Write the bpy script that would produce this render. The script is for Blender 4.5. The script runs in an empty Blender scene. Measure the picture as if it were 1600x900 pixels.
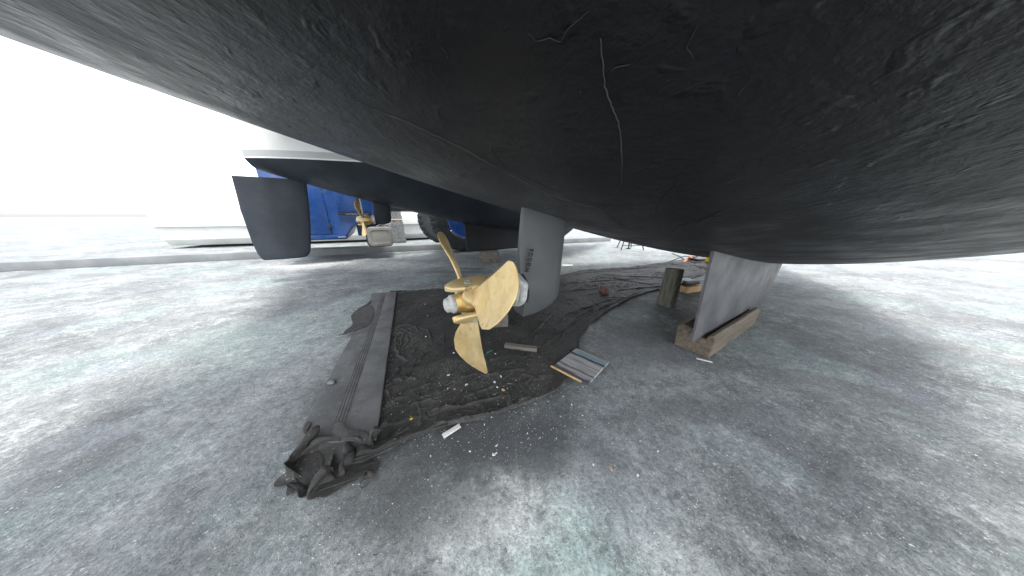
import bpy, bmesh, math, random
import numpy as np
from mathutils import Vector, Matrix, noise
R = math.radians
random.seed(7)
rng = np.random.default_rng(7)
S = bpy.context.scene
COL = S.collection

# ------------------------------------------------------------------ camera, sky, sun, exposure
CAM_H, F_PX, PITCH = 0.7, 345.0, R(18)
cam = bpy.data.cameras.new("camera")
cam.sensor_width = 36; cam.lens = 36 * F_PX / 1600
cam.clip_start = 0.02; cam.clip_end = 2000
co = bpy.data.objects.new("camera", cam); COL.objects.link(co)
co.location = (0, 0, CAM_H); co.rotation_euler = (R(90) - PITCH, 0, 0)
S.camera = co

SUN_EL, SUN_AZ = R(74), math.atan2(0.60, -0.80)        # azimuth as direction (x, y) towards the sun
sun_dir = Vector((math.cos(SUN_EL) * math.sin(SUN_AZ), math.cos(SUN_EL) * math.cos(SUN_AZ), math.sin(SUN_EL)))
W = bpy.data.worlds.new("World"); S.world = W; W.use_nodes = True
wn, wl = W.node_tree.nodes, W.node_tree.links
sky = wn.new("ShaderNodeTexSky"); sky.sky_type = 'NISHITA'; sky.sun_disc = False
sky.sun_elevation = SUN_EL; sky.sun_rotation = SUN_AZ
sky.dust_density = 2.0; sky.air_density = 1.0; sky.ozone_density = 1.0
hs = wn.new("ShaderNodeHueSaturation"); hs.inputs['Saturation'].default_value = 0.20
wl.new(sky.outputs[0], hs.inputs['Color'])
wl.new(hs.outputs[0], wn['Background'].inputs[0]); wn['Background'].inputs[1].default_value = 0.15
sl = bpy.data.lights.new("sun", 'SUN'); sl.energy = 1.1; sl.angle = R(12); sl.color = (1, .96, .90)
so = bpy.data.objects.new("sun", sl); COL.objects.link(so)
so.rotation_euler = (-sun_dir).to_track_quat('-Z', 'Y').to_euler()
S.view_settings.view_transform = 'Standard'; S.view_settings.look = 'None'
S.view_settings.exposure = 2.15; S.view_settings.gamma = 1
S.view_settings.use_curve_mapping = False

# ------------------------------------------------------------------ survey helpers (photo measurements -> metres)
CP, SP = math.cos(PITCH), math.sin(PITCH)
CAM = np.array([0, 0, CAM_H])
def ray(px, py):
    a = (px - 800) / F_PX; b = (450 - py) / F_PX
    return np.array([a, CP + b * SP, b * CP - SP])
def G(px, py, z=0.0):
    r = ray(px, py); return CAM + r * (z - CAM_H) / r[2]
AXA = R(30.9)                                           # heading of the catamaran
AX = np.array([math.cos(AXA), math.sin(AXA), 0]); PV = np.array([-math.sin(AXA), math.cos(AXA), 0])
L0 = np.array([.10, .75, 0])
def B(u, v, z): return L0 + u * AX + v * PV + np.array([0, 0, z])

# ------------------------------------------------------------------ object helpers
def wloc(o):
    p = Vector((0, 0, 0))
    while o is not None: p += o.location; o = o.parent
    return p
def link(name, me, mats, parent=None, smooth=True):
    o = bpy.data.objects.new(name, me); COL.objects.link(o)
    for m in (mats if isinstance(mats, (list, tuple)) else [mats]): me.materials.append(m)
    if smooth:
        me.polygons.foreach_set('use_smooth', [True] * len(me.polygons))
    if parent is not None: o.parent = parent
    return o
def mesh(name, verts, faces, mats, parent=None, smooth=True, mi=None, base=None, sharp=40):
    """verts in world metres; the mesh is stored relative to its thing's base"""
    v = np.asarray(verts, float)
    off = np.array(wloc(parent)) if parent is not None else (np.array(base) if base is not None else np.zeros(3))
    me = bpy.data.meshes.new(name)
    me.from_pydata((v - off).tolist(), [], [tuple(int(i) for i in f) for f in faces])
    if mi is not None: me.polygons.foreach_set('material_index', mi)
    me.update()
    o = link(name, me, mats, parent, smooth)
    if smooth and sharp: me.set_sharp_from_angle(angle=R(sharp))
    if parent is None and base is not None: o.location = Vector(base)
    return o
def bm_obj(name, bm, mats, parent=None, smooth=True, base=None, sharp=40):
    bm.normal_update()
    off = Vector(wloc(parent)) if parent is not None else (Vector(base) if base is not None else Vector())
    bmesh.ops.translate(bm, verts=bm.verts, vec=-off)
    me = bpy.data.meshes.new(name); bm.to_mesh(me); bm.free()
    o = link(name, me, mats, parent, smooth)
    if smooth and sharp: me.set_sharp_from_angle(angle=R(sharp))
    if parent is None and base is not None: o.location = Vector(base)
    return o
def empty(name, loc):
    o = bpy.data.objects.new(name, None); COL.objects.link(o); o.location = Vector(loc); o.empty_display_size = .1
    return o
def tag(o, label=None, cat=None, group=None, kind=None):
    if label: o['label'] = label
    if cat: o['category'] = cat
    if group: o['group'] = group
    if kind: o['kind'] = kind
    return o
def frame(x, y=None):
    x = Vector(x).normalized(); z = Vector((0, 0, 1))
    y = z.cross(x).normalized() if y is None else Vector(y).normalized()
    z = x.cross(y); return Matrix((x, y, z)).transposed()
def box_bm(c, size, rot=None, bevel=.004, sub=0, jit=0, seed=0, nscale=12):
    """a block: bevelled edges, optionally subdivided and worn by noise; rot is a 3x3 Matrix"""
    bm = bmesh.new(); bmesh.ops.create_cube(bm, size=1)
    bmesh.ops.scale(bm, vec=Vector(size), verts=bm.verts)
    if bevel: bmesh.ops.bevel(bm, geom=bm.edges[:], offset=bevel, segments=2, affect='EDGES', profile=.6)
    if sub:
        for _ in range(sub):
            es = [e for e in bm.edges if e.calc_length() > max(size) / (2.2 ** (sub)) * .5]
            if es: bmesh.ops.subdivide_edges(bm, edges=es, cuts=1, use_grid_fill=True)
    if jit:
        for v in bm.verts:
            n = noise.noise_vector(v.co * nscale + Vector((seed * 3.1, seed * 1.7, 0)))
            v.co += n * jit
    if rot is not None: bmesh.ops.transform(bm, matrix=rot.to_4x4(), verts=bm.verts)
    bmesh.ops.translate(bm, verts=bm.verts, vec=Vector(c))
    return bm
def join_bm(a, b):
    me = bpy.data.meshes.new("tmp"); b.to_mesh(me); b.free(); a.from_mesh(me); bpy.data.meshes.remove(me); return a
def tube_data(pts, rad, n=8, flat=1.0, caps=True, up=(0, 0, 1)):
    pts = np.asarray(pts, float); m = len(pts)
    rad = np.broadcast_to(np.asarray(rad, float), (m,))
    tg = np.gradient(pts, axis=0); tg /= np.linalg.norm(tg, axis=1)[:, None] + 1e-12
    upv = np.array(up, float); V, Fc = [], []
    for i in range(m):
        s = np.cross(tg[i], upv)
        if np.linalg.norm(s) < 1e-4: s = np.cross(tg[i], [1, 0, 0])
        s /= np.linalg.norm(s); w = np.cross(s, tg[i])
        for k in range(n):
            a = 2 * math.pi * k / n
            V.append(pts[i] + rad[i] * (math.cos(a) * s + flat * math.sin(a) * w))
    for i in range(m - 1):
        for k in range(n):
            Fc.append((i * n + k, i * n + (k + 1) % n, (i + 1) * n + (k + 1) % n, (i + 1) * n + k))
    if caps:
        Fc.append(tuple(range(n))[::-1]); Fc.append(tuple((m - 1) * n + k for k in range(n)))
    return V, Fc
def tube(name, pts, rad, m, parent=None, n=8, flat=1.0, base=None, up=(0, 0, 1)):
    V, Fc = tube_data(pts, rad, n, flat, up=up)
    return mesh(name, V, Fc, m, parent, base=base)
def lathe_data(o, d, prof, n=32, x=None, mod=None):
    """prof: (distance along d, radius); closed ends"""
    d = np.array(d, float); d /= np.linalg.norm(d)
    e1 = np.cross(d, [0, 0, 1]) if abs(d[2]) < .95 else np.array([1., 0, 0])
    e1 /= np.linalg.norm(e1); e2 = np.cross(e1, d)
    V, Fc = [], []
    for (s, r) in prof:
        for k in range(n):
            a = 2 * math.pi * k / n
            rr = r * (mod(a, s) if mod else 1)
            V.append(np.array(o) + d * s + rr * (math.cos(a) * e1 + math.sin(a) * e2))
    m = len(prof)
    for i in range(m - 1):
        for k in range(n):
            Fc.append((i * n + k, (i + 1) * n + k, (i + 1) * n + (k + 1) % n, i * n + (k + 1) % n))
    Fc.append(tuple(range(n))); Fc.append(tuple((m - 1) * n + k for k in range(n))[::-1])
    return V, Fc
def fix(o):
    bm = bmesh.new(); bm.from_mesh(o.data); bmesh.ops.recalc_face_normals(bm, faces=bm.faces)
    bm.to_mesh(o.data); bm.free(); return o
def lathe(name, o, d, prof, m, parent=None, n=32, mod=None, base=None, sharp=40, caps=True):
    V, Fc = lathe_data(o, d, prof, n, mod=mod)
    if not caps: Fc = Fc[:-2]
    return fix(mesh(name, V, Fc, m, parent, base=base, sharp=sharp))
def prism_bm(poly, org, ex, ey, depth):
    """polygon (a,b) in the plane org+a*ex+b*ey, extruded by vector depth"""
    bm = bmesh.new(); ex, ey, org, depth = map(np.array, (ex, ey, org, depth))
    a = [bm.verts.new(Vector(org + p[0] * ex + p[1] * ey)) for p in poly]
    f = bm.faces.new(a)
    r = bmesh.ops.extrude_face_region(bm, geom=[f])
    bmesh.ops.translate(bm, verts=[g for g in r['geom'] if isinstance(g, bmesh.types.BMVert)], vec=Vector(depth))
    bmesh.ops.recalc_face_normals(bm, faces=bm.faces)
    return bm

# ------------------------------------------------------------------ node materials
class NT:
    def __init__(s, name):
        s.m = bpy.data.materials.new(name); s.m.use_nodes = True
        s.t = s.m.node_tree; s.n = s.t.nodes; s.b = s.n['Principled BSDF']
        s.co = s.n.new('ShaderNodeTexCoord').outputs['Object']
    def l(s, a, b): s.t.links.new(a, b)
    def put(s, sock, v):
        if isinstance(v, (int, float)): sock.default_value = v
        elif isinstance(v, tuple):
            sock.default_value = v if len(v) == len(sock.default_value) else (*v, 1)[:len(sock.default_value)]
        else: s.l(v, sock)
    def scaled(s, k, vec=None, loc=(0, 0, 0), rot=0):
        n = s.n.new('ShaderNodeMapping'); s.l(vec or s.co, n.inputs[0])
        n.inputs['Scale'].default_value = k if isinstance(k, tuple) else (k, k, k)
        n.inputs['Location'].default_value = loc; n.inputs['Rotation'].default_value = (0, 0, rot); return n.outputs[0]
    def noise(s, scale, detail=4, rough=.55, vec=None, dist=0, col=False):
        n = s.n.new('ShaderNodeTexNoise'); s.l(vec or s.co, n.inputs['Vector'])
        n.inputs['Scale'].default_value = scale; n.inputs['Detail'].default_value = detail
        n.inputs['Roughness'].default_value = rough; n.inputs['Distortion'].default_value = dist
        return n.outputs['Color' if col else 'Fac']
    def voro(s, scale, feature='F1', vec=None, rnd=1):
        n = s.n.new('ShaderNodeTexVoronoi'); s.l(vec or s.co, n.inputs['Vector']); n.feature = feature
        n.inputs['Scale'].default_value = scale; n.inputs['Randomness'].default_value = rnd; return n.outputs[0]
    def vcol(s, scale):
        n = s.n.new('ShaderNodeTexVoronoi'); s.l(s.co, n.inputs['Vector']); n.inputs['Scale'].default_value = scale
        return n.outputs['Color']
    def ramp(s, v, a, b, c=0.0, d=1.0, smooth=True):
        n = s.n.new('ShaderNodeMapRange'); n.interpolation_type = 'SMOOTHSTEP' if smooth else 'LINEAR'
        s.put(n.inputs[0], v)
        for i, x in enumerate((a, b, c, d)): n.inputs[i + 1].default_value = x
        return n.outputs[0]
    def math(s, op, a, b=0.0):
        n = s.n.new('ShaderNodeMath'); n.operation = op; s.put(n.inputs[0], a); s.put(n.inputs[1], b); return n.outputs[0]
    def mix(s, f, a, b, mode='MIX'):
        n = s.n.new('ShaderNodeMix'); n.data_type = 'RGBA'; n.blend_type = mode
        s.put(n.inputs[0], f); s.put(n.inputs[6], a); s.put(n.inputs[7], b); return n.outputs[2]
    def blob(s, x, y, r, wob=.35, wscale=3.0, sx=1.0, sy=1.0, soft=.8):
        """1 inside an irregular patch of the ground centred on (x, y)"""
        v = s.scaled((1 / sx, 1 / sy, 0), loc=(-x / sx, -y / sy, 0))
        n = s.n.new('ShaderNodeVectorMath'); n.operation = 'LENGTH'; s.l(v, n.inputs[0])
        d = s.math('ADD', s.math('DIVIDE', n.outputs['Value'], r), s.math('MULTIPLY', s.math('SUBTRACT', s.noise(wscale, 5, .6), .5), wob * 4))
        return s.ramp(d, 1 - soft * .6, 1 + soft * .6, 1, 0)
    def bump(s, h, strength=.3, dist=.01, prev=None):
        n = s.n.new('ShaderNodeBump'); n.inputs['Strength'].default_value = strength; n.inputs['Distance'].default_value = dist
        s.put(n.inputs['Height'], h)
        if prev: s.l(prev, n.inputs['Normal'])
        return n.outputs[0]
    def out(s, col, rough=.6, metal=0.0, nrm=None, spec=.5, **kw):
        s.put(s.b.inputs['Base Color'], col); s.put(s.b.inputs['Roughness'], rough); s.put(s.b.inputs['Metallic'], metal)
        s.b.inputs['Specular IOR Level'].default_value = spec
        if nrm: s.l(nrm, s.b.inputs['Normal'])
        for k, v in kw.items(): s.put(s.b.inputs[k], v)
        return s.m

def simple(name, a, b, scale=8, rough=.6, metal=0.0, bump=.15, bscale=60, spec=.5, dust=None, bdist=.004):
    t = NT(name)
    c = t.mix(t.ramp(t.noise(scale, 6, .6), .32, .68), a, b)
    if dust: c = t.mix(t.math('MULTIPLY', t.ramp(t.noise(dust[1], 5, .65), dust[2], dust[2] + .12), dust[3] if len(dust) > 3 else .7), c, dust[0])
    r = t.ramp(t.noise(scale * 2.3, 4), .3, .7, rough - .08, rough + .08)
    return t.out(c, r, metal, t.bump(t.noise(bscale, 5, .6), bump, bdist), spec)

def ground_material():
    t = NT("yard_concrete")
    big = t.noise(.9, 6, .62, dist=.4); mid = t.noise(4.5, 7, .68, dist=.25); fine = t.noise(38, 6, .72); grit = t.noise(170, 3, .7)
    swirl = t.noise(2.2, 8, .7, vec=t.scaled((1, 2.6, 1), rot=.45), dist=.8)
    v = t.math('ADD', t.math('MULTIPLY', big, .38), t.math('ADD', t.math('MULTIPLY', mid, .34), t.math('MULTIPLY', swirl, .28)))
    v = t.math('ADD', v, t.math('MULTIPLY', t.math('SUBTRACT', fine, .5), .30))
    v = t.math('ADD', v, t.math('MULTIPLY', t.math('SUBTRACT', grit, .5), .18))
    c = t.mix(t.ramp(v, .36, .70), (.085, .092, .095), (.265, .28, .282))
    tone = t.noise(1.5, 5, .6, col=False); tone2 = t.noise(2.7, 5, .6, vec=t.scaled(1.0, loc=(7, 3, 0)))
    c = t.mix(t.ramp(tone, .46, .64, 0, .62), c, (.175, .230, .222))
    c = t.mix(t.ramp(tone2, .52, .68, 0, .55), c, (.175, .19, .22))
    tone3 = t.noise(2.1, 6, .65, vec=t.scaled(1.0, loc=(3, 11, 0)), dist=.4)
    c = t.mix(t.ramp(tone3, .52, .66, 0, .55), c, (.085, .092, .095))
    # overspray and sanding residue: pale, greenish and bluish patches with ragged edges
    rag = t.ramp(t.math('ADD', t.math('MULTIPLY', t.noise(11, 10, .8), .6), t.math('MULTIPLY', fine, .4)), .40, .60)
    def patch(c, px, py, r, col, amt, sx=1, sy=1, wob=.4, ws=4, ragged=True, soft=.9):
        p = G(px, py); m = t.blob(p[0], p[1], r, wob, ws, sx, sy, soft)
        if ragged: m = t.math('MULTIPLY', m, t.math('ADD', t.math('MULTIPLY', rag, .8), .2))
        return t.mix(t.math('MULTIPLY', m, amt), c, col)
    c = patch(c, 800, 815, .13, (.58, .64, .61), .9, 1.7, 1.0)
    c = patch(c, 900, 850, .17, (.42, .53, .50), .85, 1.3, 1.0)
    c = patch(c, 795, 785, .075, (.80, .80, .78), .9, 1.5, 1.1)
    c = patch(c, 720, 850, .06, (.62, .64, .62), .6, 1.5, 1.1)
    c = patch(c, 905, 740, .05, (.60, .60, .60), .6, 1.5, 1.1)
    c = patch(c, 1045, 865, .05, (.66, .66, .64), .6, 1.5, 1.1)
    c = patch(c, 960, 740, .13, (.33, .36, .40), .55)
    c = patch(c, 520, 500, .42, (.36, .42, .40), .75, .8, 1.5)
    c = patch(c, 480, 600, .35, (.36, .38, .38), .8, .7, 1.5)
    c = patch(c, 500, 840, .16, (.40, .41, .40), .6, 1.5, 1)
    c = patch(c, 1110, 860, .16, (.36, .39, .38), .7, 1, 1.4)
    c = patch(c, 1000, 640, .25, (.30, .32, .33), .5, 1.6, 1)
    c = patch(c, 1040, 590, .14, (.40, .42, .42), .5, 2, .7)
    c = patch(c, 912, 512, .05, (.55, .56, .55), .75, 1.3, 1, .5, 14)
    c = patch(c, 560, 415, .55, (.42, .42, .40), .8, 2.4, .5)
    # gritty pale residue that breaks up at every scale, thinner on the dusty dark zone
    res = t.ramp(t.noise(13, 10, .80, dist=.3), .50, .60); res2 = t.ramp(t.noise(55, 8, .80), .53, .62); where = t.ramp(t.noise(3.1, 5, .6), .40, .62, .12, 1)
    c = t.mix(t.math('MULTIPLY', t.math('MULTIPLY', res, where), .34), c, (.50, .52, .51))
    c = t.mix(t.math('MULTIPLY', t.math('MULTIPLY', res2, where), .42), c, (.58, .60, .58))
    drk = t.ramp(t.noise(24, 9, .78), .55, .66)
    c = t.mix(t.math('MULTIPLY', drk, .28), c, (.07, .075, .077))
    # worn aggregate: fine and coarse grain, strongest where the residue is thick
    def grain(c, sc_, lo, hi, a, b, dist=0):
        g = t.ramp(t.noise(sc_, 7, .82, dist=dist), lo, hi, a, b, False)
        n = t.n.new('ShaderNodeCombineColor'); [t.l(g, n.inputs[k]) for k in range(3)]
        return t.mix(1.0, c, n.outputs[0], 'MULTIPLY')
    c = grain(c, 120, .34, .66, .56, 1.44); c = grain(c, 30, .36, .64, .80, 1.20, .5); c = grain(c, 9, .36, .64, .82, 1.18, .8)
    # dark damp dust round the groundsheet
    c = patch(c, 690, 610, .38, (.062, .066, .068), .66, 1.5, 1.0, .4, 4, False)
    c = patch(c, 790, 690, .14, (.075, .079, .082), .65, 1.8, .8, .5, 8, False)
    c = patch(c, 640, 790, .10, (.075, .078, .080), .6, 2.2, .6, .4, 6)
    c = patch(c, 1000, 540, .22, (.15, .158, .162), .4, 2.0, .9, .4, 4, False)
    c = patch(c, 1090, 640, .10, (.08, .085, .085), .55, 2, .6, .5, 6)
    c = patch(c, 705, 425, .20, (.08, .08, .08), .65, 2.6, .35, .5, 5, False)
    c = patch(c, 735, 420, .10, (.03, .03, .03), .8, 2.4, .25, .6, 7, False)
    # crisp flecks: single cells of a warped cell pattern
    warp = t.mix(.02, t.co, t.noise(60, 3, .6, col=True))
    for sc_, th, colr, am in ((150, .975, (.72, .72, .70), .8), (230, .955, (.66, .66, .65), .7), (170, .96, (.035, .037, .038), .6)):
        vn = t.n.new('ShaderNodeTexVoronoi'); t.l(warp, vn.inputs['Vector']); vn.inputs['Scale'].default_value = sc_
        sp_ = t.n.new('ShaderNodeSeparateColor'); t.l(vn.outputs['Color'], sp_.inputs[0])
        core = t.ramp(vn.outputs['Distance'], .28, .36, 1, 0)
        c = t.mix(t.math('MULTIPLY', t.math('MULTIPLY', t.ramp(sp_.outputs[0], th - .004, th + .004), t.math('MULTIPLY', core, t.ramp(t.noise(4, 4), .42, .6))), am), c, colr)
    # pits and pale grit
    pit = t.ramp(t.math('ADD', t.voro(150), t.math('MULTIPLY', t.noise(50, 3), .5)), .30, .52, 1, 0)
    c = t.mix(t.math('MULTIPLY', t.math('MULTIPLY', pit, t.ramp(t.noise(7), .45, .6)), .55), c, (.045, .048, .05))
    gr = t.ramp(t.noise(130, 2, .5), .68, .71)
    c = t.mix(t.math('MULTIPLY', gr, t.ramp(t.noise(5, 4), .42, .62, .15, .85)), c, (.62, .63, .61))
    cr = t.ramp(t.voro(1.3, 'DISTANCE_TO_EDGE', vec=t.scaled(1.0, vec=t.mix(.12, t.co, t.noise(3, 5, col=True)))), .0, .006, 1, 0)
    c = t.mix(t.math('MULTIPLY', cr, .0), c, (.03, .03, .03))
    h = t.math('ADD', t.math('MULTIPLY', grit, .6), t.math('ADD', fine, t.math('MULTIPLY', pit, -.8)))
    rough = t.ramp(mid, .3, .7, .62, .9)
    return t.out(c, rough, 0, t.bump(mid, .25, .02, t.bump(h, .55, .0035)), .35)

def hull_material(name, base=(.0088, .0092, .0106), rough=.38, lump=.50, uneven=False):
    t = NT(name)
    c = t.mix(t.ramp(t.noise(2.5, 6, .65), .35, .7), base, tuple(x * 1.55 for x in base))
    if uneven:                                  # base colour turns lighter and greyer towards the keel line
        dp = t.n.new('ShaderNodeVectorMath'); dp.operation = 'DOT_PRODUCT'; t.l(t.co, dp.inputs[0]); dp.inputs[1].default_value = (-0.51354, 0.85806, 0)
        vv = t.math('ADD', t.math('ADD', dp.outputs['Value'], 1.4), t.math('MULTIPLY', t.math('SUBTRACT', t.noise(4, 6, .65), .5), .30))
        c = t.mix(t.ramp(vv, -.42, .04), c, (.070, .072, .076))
    scuff = t.ramp(t.noise(26, 7, .75, vec=t.scaled((.8, 1.3, 1.3), rot=-.5)), .62, .72)
    c = t.mix(t.math('MULTIPLY', scuff, t.ramp(t.noise(1.7, 4), .45, .65, 0, .30)), c, (.11, .11, .11))
    n1 = t.bump(t.noise(7, 5, .55), lump * .45, .02)
    n2 = t.bump(t.math('POWER', t.noise(46, 4, .6), 2.0), lump * 1.0, .006, n1)
    drip = t.bump(t.ramp(t.noise(26, 3, .5, dist=.4), .60, .70), lump * .65, .005, n2)
    n3 = t.bump(t.noise(170, 3, .6), .10, .002, drip)
    return t.out(c, t.ramp(t.noise(9, 5), .3, .7, rough - .08, rough + .12), 0, n3, .22)

def fabric_material(wrinkled=True, k=1.0):
    t = NT("black_shade_netting")
    weave = t.math('MULTIPLY', t.math('ADD', t.math('SINE', t.math('MULTIPLY', t.sep(0), 900)), 0), t.math('SINE', t.math('MULTIPLY', t.sep(1), 900)))
    c = t.mix(t.ramp(t.noise(3, 6, .65), .35, .7), tuple(k * x for x in (.030, .0295, .028)), tuple(k * x for x in (.060, .058, .054)))
    dust = t.ramp(t.noise(14, 8, .78), .50, .72)
    c = t.mix(t.math('MULTIPLY', dust, t.ramp(t.noise(1.6, 4), .38, .62, .10, .5) if wrinkled else .6), c, (.125, .125, .120))
    sp = t.ramp(t.noise(150, 2, .5), .665, .71)
    c = t.mix(t.math('MULTIPLY', sp, t.ramp(t.noise(4, 4), .42, .62, .1, .85)), c, (.46, .45, .42))
    v1 = t.scaled((26, 9, 9), vec=t.scaled(1.0, rot=-.95)); w1 = t.noise(1.0, 4, .55, vec=v1, dist=1.5)
    w1 = t.math('POWER', t.math('SUBTRACT', 1.0, t.math('MULTIPLY', t.math('ABSOLUTE', t.math('SUBTRACT', w1, .5)), 5.0)), 3.0)
    w1 = t.math('MAXIMUM', w1, 0.0)
    v2 = t.scaled((60, 18, 18), vec=t.scaled(1.0, rot=-.55)); w2 = t.noise(1.0, 4, .6, vec=v2, dist=1.0)
    w2 = t.math('MAXIMUM', t.math('POWER', t.math('SUBTRACT', 1.0, t.math('MULTIPLY', t.math('ABSOLUTE', t.math('SUBTRACT', w2, .5)), 5.0)), 3.0), 0.0)
    pm = t.ramp(t.noise(3.5, 4), .45, .62)
    n0 = t.bump(t.math('MULTIPLY', w1, pm), .30, .004, t.bump(t.math('MULTIPLY', w2, pm), .20, .002, t.bump(weave, .12, .001)))
    if not wrinkled: n0 = t.bump(t.noise(28, 7, .68, dist=.6), .55, .010, t.bump(weave, .12, .001))
    return t.out(c, .66, 0, t.bump(t.noise(60, 6, .7), .30, .004, n0), .36)
def sep(s, i):
    n = s.n.new('ShaderNodeSeparateXYZ'); s.l(s.co, n.inputs[0]); return n.outputs[i]
NT.sep = sep

def wood_material(name, a, b, axis_rot=0.0, rough=.75, grain=1.0, dark=(.03, .025, .02)):
    t = NT(name)
    vec = t.scaled((1.4, 22 * grain, 22 * grain), rot=-axis_rot)
    # rotation is applied after scaling in Mapping, so rotate first
    v0 = t.scaled(1.0, rot=-axis_rot); vec = t.scaled((1.4, 22 * grain, 22 * grain), vec=v0)
    g = t.noise(2.2, 7, .7, vec=vec, dist=.6)
    c = t.mix(t.ramp(g, .3, .7), a, b)
    c = t.mix(t.ramp(t.noise(5, 6, .65), .56, .72, 0, .7), c, dark)
    return t.out(c, rough, 0, t.bump(g, .5, .004, t.bump(t.noise(90, 4), .2, .002)), .3)

def brass_material():
    t = NT("worn_bronze")
    c = t.mix(t.ramp(t.noise(13, 6, .65), .3, .7), (.68, .49, .215), (.80, .64, .36))
    c = t.mix(t.ramp(t.noise(42, 8, .75), .54, .68, 0, .6), c, (.42, .28, .11))
    c = t.mix(t.ramp(t.noise(23, 3, .6), .70, .73, 0, .7), c, (.20, .14, .12))
    c = t.mix(t.ramp(t.noise(95, 4, .7), .70, .73, 0, .45), c, (.22, .15, .10))
    c = t.mix(t.ramp(t.noise(16, 8, .75, dist=1.2), .60, .72, 0, .35), c, (.60, .40, .14))
    c = t.mix(t.ramp(t.noise(70, 3, .5), .68, .74, 0, .5), c, (.86, .78, .55))
    c = t.mix(t.ramp(t.noise(7, 7, .7, dist=.8), .52, .70, 0, .45), c, (.40, .33, .15))
    return t.out(c, t.ramp(t.noise(18, 5), .3, .7, .42, .62), .55, t.bump(t.noise(30, 6, .65), .25, .003, t.bump(t.noise(160, 3), .15, .001)), .5)

M = {}
M['ground'] = ground_material()
M['hull'] = hull_material("black_antifouling", uneven=True)
M['hull_far'] = hull_material("blue_black_antifouling", (.026, .031, .039), .45, .08)
M['seam'] = simple("filler_seam", (.040, .040, .041), (.062, .062, .062), 30, .6, 0, .3, 120)
M['hull_ridge'] = simple("hull_ridge", (.009, .009, .010), (.014, .014, .015), 30, .5, 0, .3, 120)
M['foil'] = simple("grey_antifouling", (.070, .074, .079), (.088, .092, .096), 5, .5, 0, .10, 20, dust=((.16, .16, .16), 22, .66, .35))
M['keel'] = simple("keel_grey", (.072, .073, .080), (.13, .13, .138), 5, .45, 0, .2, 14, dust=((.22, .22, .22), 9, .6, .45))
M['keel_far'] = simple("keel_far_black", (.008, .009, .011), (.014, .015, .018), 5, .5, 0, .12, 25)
M['white_gel'] = simple("white_gelcoat", (.62, .62, .60), (.70, .70, .68), 3, .35, 0, .03, 30)
M['grey_band'] = simple("grey_boot_band", (.36, .37, .37), (.42, .43, .43), 4, .5)
M['deck'] = simple("deck_white", (.6, .6, .58), (.7, .7, .68), 4, .7)
M['brass'] = brass_material()
M['gold'] = simple("polished_bronze", (.42, .27, .08), (.66, .48, .20), 30, .42, .75, .5, 45, bdist=.006)
M['patina'] = simple("green_patina", (.30, .34, .28), (.50, .53, .46), 45, .6, .2, .4, 120, dust=((.62, .5, .25), 30, .55, .8))
M['zinc'] = simple("zinc_anode", (.34, .35, .34), (.62, .63, .61), 38, .6, .1, .5, 70, bdist=.006)
M['anode'] = simple("white_ring_casting", (.40, .41, .42), (.66, .67, .68), 28, .5, .1, .5, 70, dust=((.30, .22, .15), 40, .60, .7))
M['rubber'] = simple("black_rubber_edge", (.012, .012, .012), (.02, .02, .02), 30, .6)
M['ink'] = simple("black_numeral_paint", (.010, .010, .011), (.018, .018, .018), 60, .6)
M['net'] = fabric_material()
M['net_loose'] = fabric_material(False, 1.25)
M['belt'] = simple("rubber_belt", (.095, .096, .096), (.155, .157, .157), 7, .8, 0, .35, 90, .25, dust=((.36, .36, .35), 30, .60, .5))
M['belt_groove'] = simple("rubber_belt_groove", (.075, .075, .075), (.11, .11, .11), 20, .8, 0, .4, 90, .25)
M['timber'] = wood_material("keel_block_timber", (.085, .068, .053), (.19, .160, .122), AXA)
M['timber_old'] = wood_material("weathered_timber", (.10, .092, .082), (.21, .19, .165), AXA)
M['log'] = NT("split_log")
def log_material():
    t = M['log']
    g = t.noise(3.0, 8, .72, vec=t.scaled((34, 34, 2.6)), dist=.8)
    c = t.mix(t.ramp(g, .32, .68), (.075, .074, .060), (.26, .255, .215))
    c = t.mix(t.ramp(t.noise(9, 5), .55, .7, 0, .45), c, (.10, .12, .085))
    return t.out(c, .85, 0, t.bump(g, .9, .012), .2)
M['log'] = log_material()
M['pine'] = wood_material("fresh_pine", (.46, .29, .14), (.60, .41, .23), AXA, .6, 1, (.3, .18, .09))
M['offcut'] = wood_material("dusty_offcut", (.115, .105, .095), (.20, .18, .16), -.15)
M['brick'] = simple("brick_red", (.13, .070, .060), (.19, .105, .090), 25, .85, 0, .4, 120, .2, dust=((.20, .19, .18), 20, .52, .8))
M['concrete'] = simple("kerb_concrete", (.150, .160, .166), (.215, .225, .23), 2.5, .85, 0, .3, 50, .3)
M['black_plastic'] = simple("black_plastic", (.022, .022, .022), (.035, .035, .035), 12, .5, 0, .1, 80)
M['white'] = simple("white_scrap", (.68, .68, .66), (.82, .82, .80), 25, .6, 0, .2, 90, dust=((.40, .40, .40), 120, .62, .6))
M['tan'] = simple("tan_scrap", (.46, .30, .18), (.58, .42, .28), 40, .7)
M['yellow'] = simple("yellow_plastic", (.75, .55, .02), (.85, .65, .05), 10, .45)
M['orange'] = simple("orange_plastic", (.80, .14, .02), (.88, .20, .03), 10, .5)
M['green'] = simple("green_plastic", (.01, .20, .12), (.02, .28, .17), 25, .45)
M['truck_blue'] = simple("truck_blue_paint", (.010, .046, .17), (.014, .058, .21), 3, .28, 0, .03, 4, .6, dust=((.10, .12, .16), 4, .56, .45))
M['rim_blue'] = simple("rim_blue_paint", (.008, .060, .27), (.012, .08, .34), 8, .45, dust=((.12, .12, .11), 6, .52, .6))
M['tyre'] = simple("tyre_rubber", (.026, .030, .033), (.042, .046, .049), 9, .75, 0, .2, 60, .4)
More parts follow.
